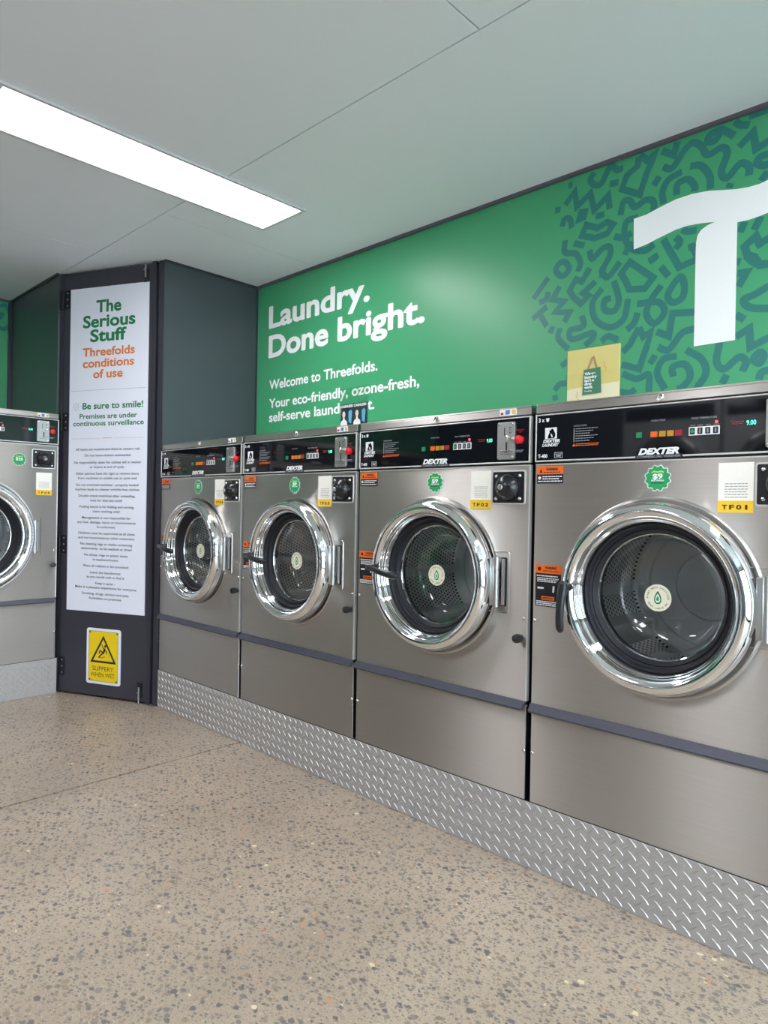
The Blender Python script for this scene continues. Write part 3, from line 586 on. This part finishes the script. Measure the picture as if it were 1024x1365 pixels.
    # stickers on the front panel
    wl_ = P('w1', 'warning_label', lambda: MB().prism_y([(.0135, 1.1435+u), (.0995, 1.1435+u), (.0995, 1.1935+u), (.0135, 1.1935+u)], -.0008, .0), M['label_black'])
    P('w1o', 'label_header', lambda: MB().flat(arc_round(.0135, .1005, 1.1705+u, 1.1945+u, .002, 2), -.0011), M['orange'], wl_, flipfix=False)
    P('w1t', 'lettering', lambda: bars(put(MB().flat([(.022, 1.175+u), (.032, 1.175+u), (.027, 1.187+u)], -.0014), 'WARNING', .044, .082, 1.1815+u, .0068, -.0014, .05), [(.036, .090, 1.175+u, .0025)], -.0014), M['ink'], wl_, flipfix=False)
    P('w1b', 'small_print', lambda: bars(MB().flat(circ(.0225, 1.160+u, .005, 10), -.0011), [(.032, .096, 1.162+u, .003), (.032, .086, 1.1555+u, .003), (.018, .096, 1.1485+u, .003)], -.0011), M['white'], wl_, flipfix=False)
    b0 = .783+(.05 if big else 0); bt = .904+(.05 if big else 0); uu = .05 if big else 0
    w2_ = P('w2', 'warning_label', lambda: MB().prism_y([(.0155, b0), (.0985, b0), (.0985, bt), (.0145, bt)], -.0008, .0), M['label_black'])
    P('w2o', 'label_header', lambda: MB().flat(arc_round(.0140, .0990, bt-.024, bt+.001, .002, 2), -.0011), M['orange'], w2_, flipfix=False)
    P('w2i', 'label_box', lambda: MB().flat([(.036, b0+.0195), (.078, b0+.0195), (.078, b0+.0305), (.036, b0+.0305)], -.0011), M['orange'], w2_, flipfix=False)
    P('w2t', 'lettering', lambda: bars(put(put(MB().flat(circ(.028, bt-.0115, .006, 10), -.0014), 'WARNING', .046, .084, bt-.0105, .0065, -.0014, .05), 'IMPORTANT', .040, .074, b0+.0222, .0055, -.0014, .04), [(.040, .092, bt-.0175, .0025)], -.0014), M['ink'], w2_, flipfix=False)
    P('w2b', 'small_print', lambda: bars(MB().flat([(.022, bt-.0700), (.043, bt-.0700), (.043, bt-.0645), (.022, bt-.0645)], -.0011).flat([(.0715, bt-.078), (.077, bt-.078), (.079, bt-.0595), (.0725, bt-.0595)], -.0011),
        [(.019, .090, bt-.033, .0032)]+[(.021, .092-.004*i, bt-.0395-.0048*i, .0026) for i in range(3)]+[(.019, .094, b0+.013-.005*i, .0028) for i in range(3)], -.0011), M['white'], w2_, flipfix=False)
    # price badge
    bx, bz = (W-.210, 1.293) if big else (.372, 1.153)
    def badge(r, yy, rr=.0):
        pts = []
        for i in range(144):
            a = 2*PI*i/144; q_ = r*(.925-.075*math.cos(12*(a-PI/2))); pts.append((bx+q_*math.cos(a), bz+q_*math.sin(a)))
        return MB().prism_y(pts, yy, yy+.0004)
    bd = P('badge', 'price_badge', lambda: badge(.0360, -.0008), M['badge_white'])
    P('badgeg', 'badge_face', lambda: badge(.0330, -.0012), M['badge_green'], bd)
    def bt_():
        m = MB(); put(m, price, bx-(.0125 if len(price) < 3 else .017), bx+(.0125 if len(price) < 3 else .017), bz-.0015, .0125, -.0015, .012, fat=.03)
        put(m, 'PER WASH', bx-.0165, bx+.0165, bz-.0082, .0042, -.0015, .03); return m
    P('badget'+price, 'lettering', bt_, M['white'], bd, flipfix=False)
    P('badgel', 'lime_wave', lambda: (lambda m: (stroke(m, [(bx-.016, bz+.0145), (bx-.0085, bz+.0175), (bx, bz+.0155), (bx+.0085, bz+.0175), (bx+.016, bz+.0145)], .0042, -.0015, False, True), m)[1])(MB()), M['lime'], bd, flipfix=False)
    P('badged', 'small_print', lambda: bars(MB(), [(bx-.016, bx+.016, bz-.0145, .0032)], -.0015), M['deep_green'], bd, flipfix=False)
    # pay-by-phone label with the machine number
    l0, l1, lb, lt = (W-.123, W-.041, 1.105, 1.228) if big else (.521, .600, 1.0665, 1.187)
    nl = P('num', 'number_label', lambda: MB().prism_y([(l0, lb), (l1, lb), (l1, lt), (l0, lt)], -.0008, 0), M['label_white'])
    P('numy', 'yellow_band', lambda: MB().flat([(l0-.0006, lb-.0004), (l1+.0004, lb-.0004), (l1+.0004, lb+.0285), (l0-.0006, lb+.0285)], -.0011), M['yellow'], nl, flipfix=False)
    def numt():
        m = MB(); n = len(code)
        for i, ch in enumerate(code):
            c_ = l0+.0155+i*(l1-l0-.031)/(n-1); w_ = .0032 if ch == '1' else .0058
            put(m, ch, c_-w_+(.001 if ch == '1' else 0), c_+w_, lb+.0075, .0105, -.0014, .035)
        return m
    P('code'+code, 'lettering', numt, M['ink'], nl, flipfix=False)
    P('nump', 'small_print', lambda: bars(MB(), [(l0+.015, l1-.013, lt-.052-.0065*i, .0017) for i in range(6)]+[(l0+.030, l1-.030, lb+.0225, .0012)], -.0011), M['greyprint'], nl, flipfix=False)
    # ---------------- door
    def prof(pts): return [(r*q, y_*q) for r, y_ in pts]
    P('flange', 'door_flange', lambda: MB().lathe(prof([(.2635, .0), (.2635, -.0022), (.2600, -.0040), (.2560, -.0026), (.2545, .004), (.245, .010), (.235, .012)]), cx, cz, 96), M['steel_trim'], smooth=True)
    door = P('ring', 'door_ring', lambda: MB().lathe(prof([(.243, .008), (.2475, -.004), (.2490, -.018), (.2485, -.032), (.2455, -.044), (.2395, -.0535), (.2310, -.0590), (.2220, -.0600), (.2135, -.0565), (.2075, -.049), (.2055, -.041), (.2050, -.036),
        (.2030, -.0335), (.2000, -.033), (.1975, -.030), (.1960, -.022), (.1950, -.010), (.1945, .006), (.200, .010)]), cx, cz, 128, close=True), M['chrome'], smooth=True)
    P('seal', 'door_seal', lambda: MB().lathe(prof([(.1955, -.006), (.1935, -.010), (.190, -.0105), (.187, -.007), (.185, .002), (.1795, .006), (.1765, .004), (.1735, .006), (.171, .013), (.1665, .016), (.1665, .045), (.200, .045)]), cx, cz, 96), M['rubber'], door, smooth=True)
    def bowl():
        m = MB(); pr = [(.1672, .018), (.150, .0195), (.10, .021), (.05, .0215), (.0002, .0218)]
        return m.lathe(prof(pr), cx, cz, 72)
    P('glass', 'door_glass', bowl, M['glass'], door, smooth=True)
    def bowl2():
        return MB().lathe(prof([(.1668, .022), (.160, .030), (.154, .060), (.150, .085), (.140, .100), (.110, .110), (.06, .115), (.0002, .1165)]), cx, cz, 72)
    P('glass2', 'glass_bowl', bowl2, M['glass'], door, smooth=True)
    P('rim2', 'glass_rim', lambda: MB().lathe(prof([(.1668, .0195), (.1640, .0205), (.1620, .024), (.1635, .0275), (.1665, .028)]), cx, cz, 72), M['chrome'], door, smooth=True)
    sy = .0178*q; sx, sz = cx, cz-.002
    sk = P('sticker', 'round_sticker', lambda: MB().prism_y(circ(sx, sz, .0355, 40), sy-.0004, sy), M['sticker'], door)
    P('sdrop', 'drop_mark', lambda: MB().flat(drop(sx, sz+.001, .0175), sy-.0008), M['deep_green'], sk, flipfix=False)
    P('sdrop2', 'drop_core', lambda: MB().flat(drop(sx, sz-.0005, .0122), sy-.0011), M['badge_white'], sk, flipfix=False)
    P('sdrop3', 'drop_core', lambda: MB().flat(drop(sx, sz-.0015, .0068), sy-.0014), M['badge_green'], sk, flipfix=False)
    def ctext():
        m = MB(); t = 'EVERY WASH SANITISED  AN EVERY LOAD  '; n = len(t)
        for i, ch in enumerate(t):
            if ch == ' ': continue
            a = PI*1.02-2*PI*i/n; gv, gf = glyphs(ch, .02); w_ = max(p[0] for p in gv)
            ca_, sa_ = math.cos(a), math.sin(a); s_ = .0058
            m.add([(sx+ca_*(.0255+gy*s_)+sa_*(gx-w_/2)*s_, sy-.0008, sz+sa_*(.0255+gy*s_)-ca_*(gx-w_/2)*s_) for gx, gy in gv], gf)
        return m
    P('stext', 'lettering', ctext, M['ink'], sk, flipfix=False)
    # handle
    hx, hz = (cx-.221*q, cz+.012)
    def hnd():
        m = MB(); d = Vector((1, 0, -.16)).normalized() if handle == 'right' else Vector((-.04, 0, -1)).normalized(); o_ = Vector((hx, -.082*q, hz))
        n_ = Vector((0, 0, 1)) if handle == 'right' else Vector((1, 0, 0))
        prof_ = [(-.018, .004, .006), (-.015, .010, .009), (-.008, .0128, .011), (.0, .0135, .0115), (.02, .0130, .011), (.05, .0118, .010), (.085, .0115, .010), (.108, .0120, .010), (.118, .0100, .008), (.124, .0055, .005), (.1255, .001, .001)]
        if handle == 'right': prof_ = [(-.018, .004, .004), (-.013, .0085, .007), (.0, .0100, .008), (.02, .0095, .008), (.06, .0115, .010), (.10, .0130, .011), (.122, .0125, .011), (.130, .0095, .009), (.135, .004, .004)]
        vs = []; S = 14
        for i, (t, a, b) in enumerate(prof_):
            c_ = o_+d*t+Vector((0, .010*math.sin(max(t, 0)/.13*PI), 0))*(-1)
            for j in range(S):
                th = 2*PI*j/S; sd = n_.cross(d).normalized() if False else Vector((0, 1, 0)); wd = d.cross(sd)
                vs.append(c_+wd*a*math.cos(th)+sd*b*math.sin(th))
        n = len(prof_); fs = [(i*S+j, i*S+(j+1) % S, (i+1)*S+(j+1) % S, (i+1)*S+j) for i in range(n-1) for j in range(S)]+[tuple(range(S-1, -1, -1)), tuple((n-1)*S+j for j in range(S))]
        m.add(vs, fs); return m
    hd = P('handle'+handle, 'door_handle', hnd, M['black'], door, smooth=True)
    P('boss', 'handle_boss', lambda: MB().lathe([(.013, -.030*q), (.0135, -.058*q), (.0115, -.062*q), (.0105, -.078*q), (.0001, -.079*q)], hx, hz, 20).tube([(hx-.006, -.050*q, hz-.006), (hx-.002, -.052*q, hz-.05), (hx+.008, -.056*q, hz-.095), (hx+.014, -.056*q, hz-.108)], [.006, .006, .005, .003], 10), M['black'], door, smooth=True)
    # hinge with its embossed surround
    h0, h1 = (.612, .676) if not big else (cx+R*.985-.01, W-.093)
    hb, ht = (.746, .938) if not big else (.768, .985)
    def emb():
        m = MB(); o_ = arc_round(h0-.03, h1, hb, ht, .012, 5); i_ = arc_round(h0-.0265, h1-.0035, hb+.0035, ht-.0035, .0095, 5)
        n = len(o_); md = [((a[0]+b[0])/2, (a[1]+b[1])/2) for a, b in zip(o_, i_)]
        v = [(x, -.0002, z) for x, z in o_]+[(x, -.0032, z) for x, z in md]+[(x, -.0002, z) for x, z in i_]
        return m.add(v, [(i+a*n, (i+1) % n+a*n, (i+1) % n+(a+1)*n, i+(a+1)*n) for i in range(n) for a in (0, 1)])
    hg = P('hinge', 'hinge', emb, M['steel_trim'], smooth=True)
    hr = h1-.038
    P('hslot', 'hinge_slot', lambda: MB().prism_y(arc_round(h1-.033, h1-.012, hb+.022, ht-.020, .003, 3), -.0012, .002), M['dark'], hg)
    P('hplate', 'hinge_leaf', lambda: MB().box(h1-.026, h1-.016, -.010, -.0013, hb+.026, ht-.024), M['cast'], hg, bevel=.001)
    za, zb_ = hb+.020, ht-.018; dz_ = (zb_-za)/4.2
    for i, (a, b) in enumerate(((za, za+dz_), (za+dz_+.0008, zb_-dz_-.0008), (zb_-dz_, zb_))):
        P('hb%d' % i, 'hinge_knuckle', (lambda a, b: lambda: MB().tube([(hr, -.020*q, a), (hr, -.020*q, b)], .0098, 18))(a, b), M['cast'], hg, smooth=True)
    P('harm', 'hinge_arm', lambda: MB().prism_z([(cx+R*.93, -.010), (cx+R*.94, -.024*q), (hr, -.0275*q), (hr+.004, -.020*q), (hr, -.012)], za+.004, zb_-.004), M['cast'], hg, bevel=.001)
    # ---------------- drum behind the door
    dr = .2375*q
    def drum():
        pr = [(.172*q, .046), (.176*q, .052), (dr-.01, .055), (dr, .066), (dr, .400), (dr-.012, .412)]
        return MB().lathe(pr, 0, 0, 96)
    dm = P('drum', 'drum', drum, M['drum'], smooth=True, loc=(cx, 0, cz))
    P('drumb', 'drum_back', lambda: MB().lathe([(dr-.012, .412), (dr*.8, .414), (dr*.78, .420), (dr*.45, .421), (dr*.42, .412), (dr*.15, .408), (.0002, .408)], 0, 0, 72), M['drum_plain'], dm, smooth=True)
    for i in range(3):
        a = PI*.5+2*PI*i/3+(.35 if handle == 'right' else .1)
        def lift(a=a):
            m = MB(); vs = []
            for y_, s_ in ((.075, .8), (.095, 1), (.375, 1), (.395, .8)):
                for t, h_ in ((-.20, 0), (-.09, .030*s_), (-.03, .046*s_), (.03, .046*s_), (.09, .030*s_), (.20, 0)):
                    rr = dr-.001-h_; vs.append((rr*math.cos(a+t), y_, rr*math.sin(a+t)))
            m.add(vs, [(i_*6+j, i_*6+j+1, (i_+1)*6+j+1, (i_+1)*6+j) for i_ in range(3) for j in range(5)]+[(0, 1, 2, 3, 4, 5), (23, 22, 21, 20, 19, 18)]); return m
        P('lift%d%s' % (i, handle), 'lifter', lift, M['drum_plain'], dm, smooth=True)
    return root

row = 'matching steel washers along the right row'
washer('TF01', '$9', (0, 0, 0), 0, 'nearest steel front-load washer, number TF01, black door lever hanging down, beneath the big white T', handle='down', group=row)
washer('TF02', '$9', (-.75, 0, 0), 0, 'steel front-load washer numbered TF02, between TF01 and TF03', group=row)
washer('TF03', '$9', (-1.5, 0, 0), 0, 'steel front-load washer numbered TF03, between TF02 and TF04', group=row)
washer('TF04', '$9', (-2.25, 0, 0), 0, 'steel front-load washer numbered TF04, tucked against the dark cupboard post', group=row)
WB = .87
for i, (code, lab) in enumerate((('TF05', 'larger steel washer numbered TF05, cut off by the left edge, beside the cupboard'),
                                 ('TF06', 'larger steel washer beside TF05, out of view, seen only in reflections'),
                                 ('TF07', 'farthest larger steel washer of the left row, out of view, mirrored in glass'))):
    washer(code, '$16', (XL, -.285-WB*(i+1), 0), PI/2, lab, W=WB, up=.1795, big=True, group='larger steel washers along the left row')

# ================================================================== TREAD PLATE KICKBOARDS
def kick(name, L_, loc, rz, label, depth=.52):
    o = empty(name, loc, rz); tag(o, label, 'kickboard')
    MB().box(0, L_, -.003, .0, .001, .1965).build('plate', M['plate'], o, bevel=.0008)
    MB().box(.0, L_, .0005, depth, 0, .196).build('plinth', M['dark'], o)
    m = MB()
    def lug(cx_, cz_, ang):
        c, s = math.cos(ang), math.sin(ang); a, b = .0150, .0028
        P_ = [(-a, 0), (-a*.5, -b), (a*.5, -b), (a, 0), (a*.5, b), (-a*.5, b)]
        T_ = [(-a*.72, 0), (-a*.4, -b*.35), (a*.4, -b*.35), (a*.72, 0), (a*.4, b*.35), (-a*.4, b*.35)]
        f = lambda p, y_: (cx_+p[0]*c-p[1]*s, y_, cz_+p[0]*s+p[1]*c)
        m.add([f(p, -.0029) for p in P_]+[f(p, -.0046) for p in T_], [(6, 7, 8, 9, 10, 11)]+[(i, (i+1) % 6, (i+1) % 6+6, i+6) for i in range(6)])
    n = int(L_/.0355)
    for i in range(n):
        for j in range(6):
            x = .0135+i*.0355; z = .0165+j*.0342
            if x+.013 < L_ and z < .188: lug(x, z, -.70)
            if x+.0178+.013 < L_ and z+.0171 < .186: lug(x+.0178, z+.0171, .70)
    q = m.build('lugs', M['lug'], o, flipfix=True, smooth=True); q['kind'] = 'stuff'
    return o
kick('kickboard', 3.0+.9, (-2.245, 0, 0), 0, 'long diamond tread plate kickboard under the right row of washers')
kick('kickboard', WB*3, (XL, -.285-WB*3, 0), PI/2, 'short diamond tread plate kickboard under the left row, left of the cupboard')

# ================================================================== CORNER CUPBOARD
DL = .6166; DA = math.atan2(.4005636, .91626896)
cup = empty('corner_cupboard', (-2.875, -.272, 0), DA); tag(cup, 'tall narrow charcoal cupboard door set diagonally in the corner, floor to ceiling', 'cupboard')
MB().box(.008, DL-.012, 0, .030, .012, ZC-.012).build('door', M['door_paint'], cup, bevel=.0015)
MB().box(.0, .007, .004, .034, .004, ZC-.004).build('door_edge', M['post_paint'], cup)
# right hand post with folded edges and left hand post
MB().box(DL-.009, DL+.016, -.006, .036, .004, ZC-.003).box(DL+.018, DL+.030, .012, .04, .004, ZC-.003).box(DL+.033, DL+.066, -.004, .03, .004, ZC-.003).build('post', M['post_paint'], cup, bevel=.0015)
MB().box(-.030, -.003, .002, .03, .004, ZC-.003).build('post', M['post_paint'], cup, bevel=.0015)
for i, z in enumerate((2.20, 1.518, .834, .152)):
    h = MB().box(-.022, -.004, -.008, .0, z-.052, z+.052).box(.012, .046, -.004, .0, z-.052, z+.052).tube([(.002, -.006, z-.052), (.002, -.006, z+.052)], .007, 12).build('hinge', M['rubber'], cup, bevel=.001)
    for dzz in (-.035, 0, .035):
        MB().lathe([(.0045, -.004), (.004, -.0055), (.0001, -.006)], .030, z+dzz, 10).build('screw', M['cast'], h, smooth=True)
for z0_, z1_, s_ in ((.035, .115, -1), (2.245, 2.315, 1)):
    bl = MB().box(.553, .583, -.008, 0, z0_, z1_).build('bolt', M['black'], cup, bevel=.001)
    e0, e1 = (.003, .09) if s_ < 0 else (2.27, 2.345)
    MB().tube([(.568, -.012, e0), (.568, -.012, e1)], .0045, 10).build('bolt_rod', M['cast'], bl, smooth=True)
    zz = .062 if s_ < 0 else 2.30
    MB().tube([(.568, -.012, zz), (.574, -.030, zz+.004), (.590, -.034, zz+.010)], .004, 8).build('bolt_lever', M['cast'], bl, smooth=True)
# sign: conditions of use
sg = empty('conditions_sign', (-2.875, -.272, 0), DA); tag(sg, 'tall white sign headed The Serious Stuff on the charcoal cupboard door', 'sign')
MB().prism_y([(.058, .470), (.590, .472), (.586, 2.247), (.053, 2.252)], -.0045, -.0002).build('board', M['sign_white'], sg)
ys_ = -.0050
m = MB()
put(m, 'The', .236, .403, 2.112, .063, ys_, .01, fat=.02); put(m, 'Serious', .146, .498, 2.032, .063, ys_, .01, fat=.02); put(m, 'Stuff', .198, .440, 1.953, .063, ys_, .01, fat=.02)
put(m, 'Be sure to smile!', .150, .560, 1.583, .0335, ys_, .008, fat=.016)
put(m, 'Premises are under', .130, .522, 1.530, .0265, ys_, .008, fat=.012); put(m, 'continuous surveillance', .085, .566, 1.491, .0265, ys_, .008, fat=.012)
m.build('lettering', M['sign_green'], sg, flipfix=False)['label'] = 'green heading lettering'
m = MB()
put(m, 'Threefolds', .145, .498, 1.874, .044, ys_, .008, fat=.018); put(m, 'conditions', .148, .495, 1.812, .044, ys_, .008, fat=.018); put(m, 'of use', .222, .420, 1.752, .044, ys_, .008, fat=.018)
bars(m, [(.292, .355, 1.4205, .003)], ys_)
m.build('lettering', M['sign_orange'], sg, flipfix=False)['label'] = 'orange sub-heading lettering'
m = MB()
m.flat([(.065, 1.685), (.580, 1.685), (.580, 1.6868), (.065, 1.6868)], ys_); m.flat([(.075, 1.420), (.280, 1.420), (.280, 1.4212), (.075, 1.4212)], ys_); m.flat([(.370, 1.420), (.572, 1.420), (.572, 1.4212), (.370, 1.4212)], ys_)
ring(m, circ(.105, 1.597, .0175, 20), circ(.105, 1.597, .0155, 20), ys_)
for k_ in range(8):
    a = 2*PI*k_/8+PI/8*0; stroke(m, [(.105+.020*math.cos(a), 1.597+.020*math.sin(a)), (.105+.027*math.cos(a), 1.597+.027*math.sin(a))], .002, ys_)
ring(m, circ(.105, 1.597, .007, 12), circ(.105, 1.597, .0055, 12), ys_)
m.build('sun_mark', M['sign_grey'], sg, flipfix=False)
m = MB()
lines = [('All items are washed and dried at owners risk', .106, .545, 1.355), ('Do not leave clothes unattended', .170, .483, 1.318), ('No responsibility taken for clothes left in washer', .095, .556, 1.279), ('or dryers at end of cycle', .207, .440, 1.253),
 ('Other patrons have the right to remove items', .109, .540, 1.217), ('from machines to enable use at cycle end', .124, .526, 1.190), ('Do not overload machines - properly loaded', .113, .538, 1.151), ('machine leads to cleaner wrinkle free clothes', .107, .545, 1.124),
 ('Double check machines after unloading,', .132, .518, 1.085), ('look for that last sock!', .215, .432, 1.058), ('Folding bench is for folding and sorting', .140, .510, 1.019), ('clean washing only!', .232, .418, .992),
 ('Management is not responsible for', .158, .492, .955), ('any loss, damage, injury or inconvenience', .126, .524, .928), ('to customers', .262, .388, .901), ('Children must be supervised at all times', .132, .520, .862), ('and not inconvenience other customers', .134, .518, .835),
 ('No cleaning rags or cloths containing', .149, .504, .796), ('oils/solvents  to be washed or dried', .154, .500, .769), ('No shoes, rugs or plastic items', .178, .475, .730), ('in washers/dryers', .238, .412, .703),
 ('Place all rubbish in bin provided', .174, .480, .664), ('Leave the laundromat', .220, .430, .627), ('as you would wish to find it', .198, .455, .600), ('Keep it quiet -', .258, .392, .562), ('Make it a pleasant experience for everyone', .118, .536, .535), ('Smoking, drugs, alcohol and pets', .166, .486, .500)]
zs_ = [1.355, 1.322, 1.283, 1.258, 1.222, 1.197, 1.160, 1.135, 1.100, 1.075, 1.040, 1.015, .980, .955, .930, .895, .870, .836, .811, .776, .751, .716, .680, .656, .622, .598, .564]
for (t, a, b, _), z in zip(lines, zs_): put(m, t, a, b, z, .0125, ys_, .012)
put(m, 'forbidden on premises', .217, .437, .539, .0125, ys_, .012)
m.build('lettering', M['ink'], sg, flipfix=False)['label'] = 'small dark rules text'
# sign: slippery when wet
sl = empty('slippery_sign', (-2.875, -.272, 0), DA); tag(sl, 'small yellow SLIPPERY WHEN WET sign with a white border, low on the cupboard door', 'sign')
MB().prism_y(arc_round(.205, .437, .078, .381, .014, 5), -.0040, -.0002).build('board', M['sign_white'], sl)
MB().flat([(.2205, .092), (.4215, .092), (.4215, .367), (.2205, .367)], -.0044).build('yellow_face', M['sign_yellow'], sl, flipfix=False)
m = MB(); yk = -.0048
o_ = [(.2205, .092), (.4215, .092), (.4215, .367), (.2205, .367)]; ring(m, o_, [(.2222, .0937), (.4198, .0937), (.4198, .3653), (.2222, .3653)], yk)
for a in (.229, .413):
    for b in (.100, .359): m.flat(circ(a, b, .005, 10), yk)
stroke(m, [(.321, .334), (.400, .200), (.242, .200)], .0115, yk, True)
# falling figure
m.flat(circ(.334, .2865, .0075, 14), yk)
stroke(m, [(.329, .276), (.328, .262), (.318, .248)], .013, yk, False, True)
stroke(m, [(.325, .272), (.316, .283), (.311, .297)], .0055, yk, False, True)
stroke(m, [(.331, .270), (.343, .258), (.345, .243)], .0055, yk, False, True)
stroke(m, [(.320, .250), (.300, .262), (.292, .244)], .0075, yk, False, False)
stroke(m, [(.320, .247), (.306, .240), (.290, .222)], .0075, yk, False, False)
stroke(m, [(.292, .226), (.310, .222), (.334, .230)], .003, yk, False, True)
put(m, 'SLIPPERY', .2475, .392, .151, .0235, yk, .0); put(m, 'WHEN WET', .2370, .400, .117, .0235, yk, .0)
bars(m, [(.236, .256, .0985, .0022)], yk)
m.build('lettering', M['ink'], sl, flipfix=False)

# ================================================================== DRYERS OPPOSITE (mirrored in the washers)
def dryer(x, n_):
    o = empty('tumble_dryer', (x, YF+.62, 0), PI); tag(o, 'white stacked tumble dryer, %s, seen only in reflections' % n_, 'dryer', 'white double stack dryers opposite the washers')
    MB().box(-.36, .36, .02, .60, .0, 1.98).build('body', M['dryer_white'], o, bevel=.004)
    for zc_ in (.56, 1.46):
        MB().box(-.35, .35, 0, .022, zc_-.44, zc_+.44).build('front_panel', M['dryer_white'], o, bevel=.004)
        MB().box(-.33, .33, -.006, .001, zc_+.31, zc_+.41).build('control_panel', M['black_gloss'], o)
        d_ = MB().lathe([(.20, -.002), (.262, -.002), (.268, -.02), (.262, -.035), (.235, -.04), (.215, -.030), (.200, -.016)], 0, zc_-.07, 48, close=True).build('door_ring', M['chrome'], o, smooth=True)
        MB().lathe([(.206, -.016), (.12, -.02), (.0002, -.022)], 0, zc_-.07, 48).build('door_glass', M['black_gloss'], d_, smooth=True)
for i, n_ in enumerate(('left one of two', 'right one of two')): dryer(-.93+.74*i, n_)

# ================================================================== LITTLE STANDS ON THE MACHINES
ZT = 1.3785
ps = empty('poster_stand', (.176, .018, ZT)); tag(ps, 'square pale yellow bag poster in a clear stand on top of the TF01 washer', 'poster')
MB().box(-.083, .083, -.0030, -.0015, .0, .150).box(-.083, .083, .0015, .003, .0, .150).box(-.083, .083, -.0030, .045, .0, .0015).build('acrylic_holder', M['acrylic'], ps)
MB().box(-.079, .079, -.0013, .0013, .002, .147).build('sheet', M['poster_yellow'], ps)
y = -.0036
m = MB(); m.flat([(-.0785, .0025), (.0785, .0025), (.0785, .043), (.05, .042), (-.05, .038), (-.0785, .034)], -.0016); m.build('cream_foot', M['poster_cream'], ps, flipfix=False)
m = MB(); stroke(m, [(-.0145, .085), (-.001, .118), (.0, .119)], .006, y, False, False); stroke(m, [(.013, .086), (.003, .119), (.001, .119)], .006, y, False, False); m.build('bag_straps', M['poster_strap'], ps, flipfix=False)
m = MB(); m.flat([(-.030, .015), (.028, .017), (.024, .089), (-.026, .086)], y-.0003); m.build('bag_print', M['poster_bag'], ps, flipfix=False)
m = MB()
for i, (t, b_) in enumerate((('Where', .009), ('laundry', .014), ("isn't a", .006), ('dirty', -.001), ('word.', .002))):
    put(m, t, -.0235, b_, .0705-i*.0095, .0072, y-.0006, .05)
put(m, 'Threefolds', -.024, -.001, .0235, .0035, y-.0006, .02)
m.build('lettering', M['white'], ps, flipfix=False)
m = MB(); stroke(m, [(.031, .103), (.038, .097), (.036, .088), (.041, .085), (.038, .075)], .0015, y, False, True); stroke(m, [(-.047, .028), (-.044, .018), (-.049, .015), (-.042, .004)], .0015, y, False, True); m.build('squiggles', M['poster_orange'], ps, flipfix=False)

cs = empty('leaflet_stand', (-.801, .018, ZT)); tag(cs, 'small clear stand with a dark CASHLESS card, where the TF02 and TF03 washers meet', 'card stand')
MB().box(-.0755, .0755, -.0030, -.0015, .0, .145).box(-.0755, .0755, .0015, .003, .0, .145).box(-.0755, .0755, -.0030, .045, .0, .0015).build('acrylic_holder', M['acrylic'], cs)
MB().box(-.073, .073, -.0013, .0013, .002, .083).build('card', M['holder_dark'], cs)
m = MB()
for a in (-.0365, .0365):
    put(m, 'CASHLESS', a-.034, a+.034, .070, .0085, y, .05)
    m.flat([(a-.034, .002), (a+.004, .002), (a+.003, .014), (a-.004, .021), (a-.010, .023), (a-.012, .033), (a-.019, .033), (a-.021, .023), (a-.029, .019), (a-.034, .011)], y)
m.build('lettering', M['white'], cs, flipfix=False)
m = MB()
for a in (-.0365, .0365):
    m.flat([(a-.0155+.0085*math.cos(t*PI/8), .043+.0125*math.sin(t*PI/8)) for t in range(16)], y-.0003)
m.build('face_print', M['skin'], cs, flipfix=False)
m = MB()
for a in (-.0365, .0365): m.flat([(a+.012, .014), (a+.026, .006), (a+.031, .052), (a+.022, .060), (a+.010, .052)], y)
m.build('phone_print', M['phone_blue'], cs, flipfix=False)

# lettering, prints and other joined small marks
for o in list(C.objects):
    if o.parent and o.type == 'MESH' and o.name.split('.')[0] in ('lettering', 'small_print', 'printed_pattern', 'engraving', 'warning_print', 'phone_print', 'face_print', 'squiggles', 'bag_straps', 'display_print', 'sun_mark', 'brand_lettering', 'display'):
        o['kind'] = 'stuff'
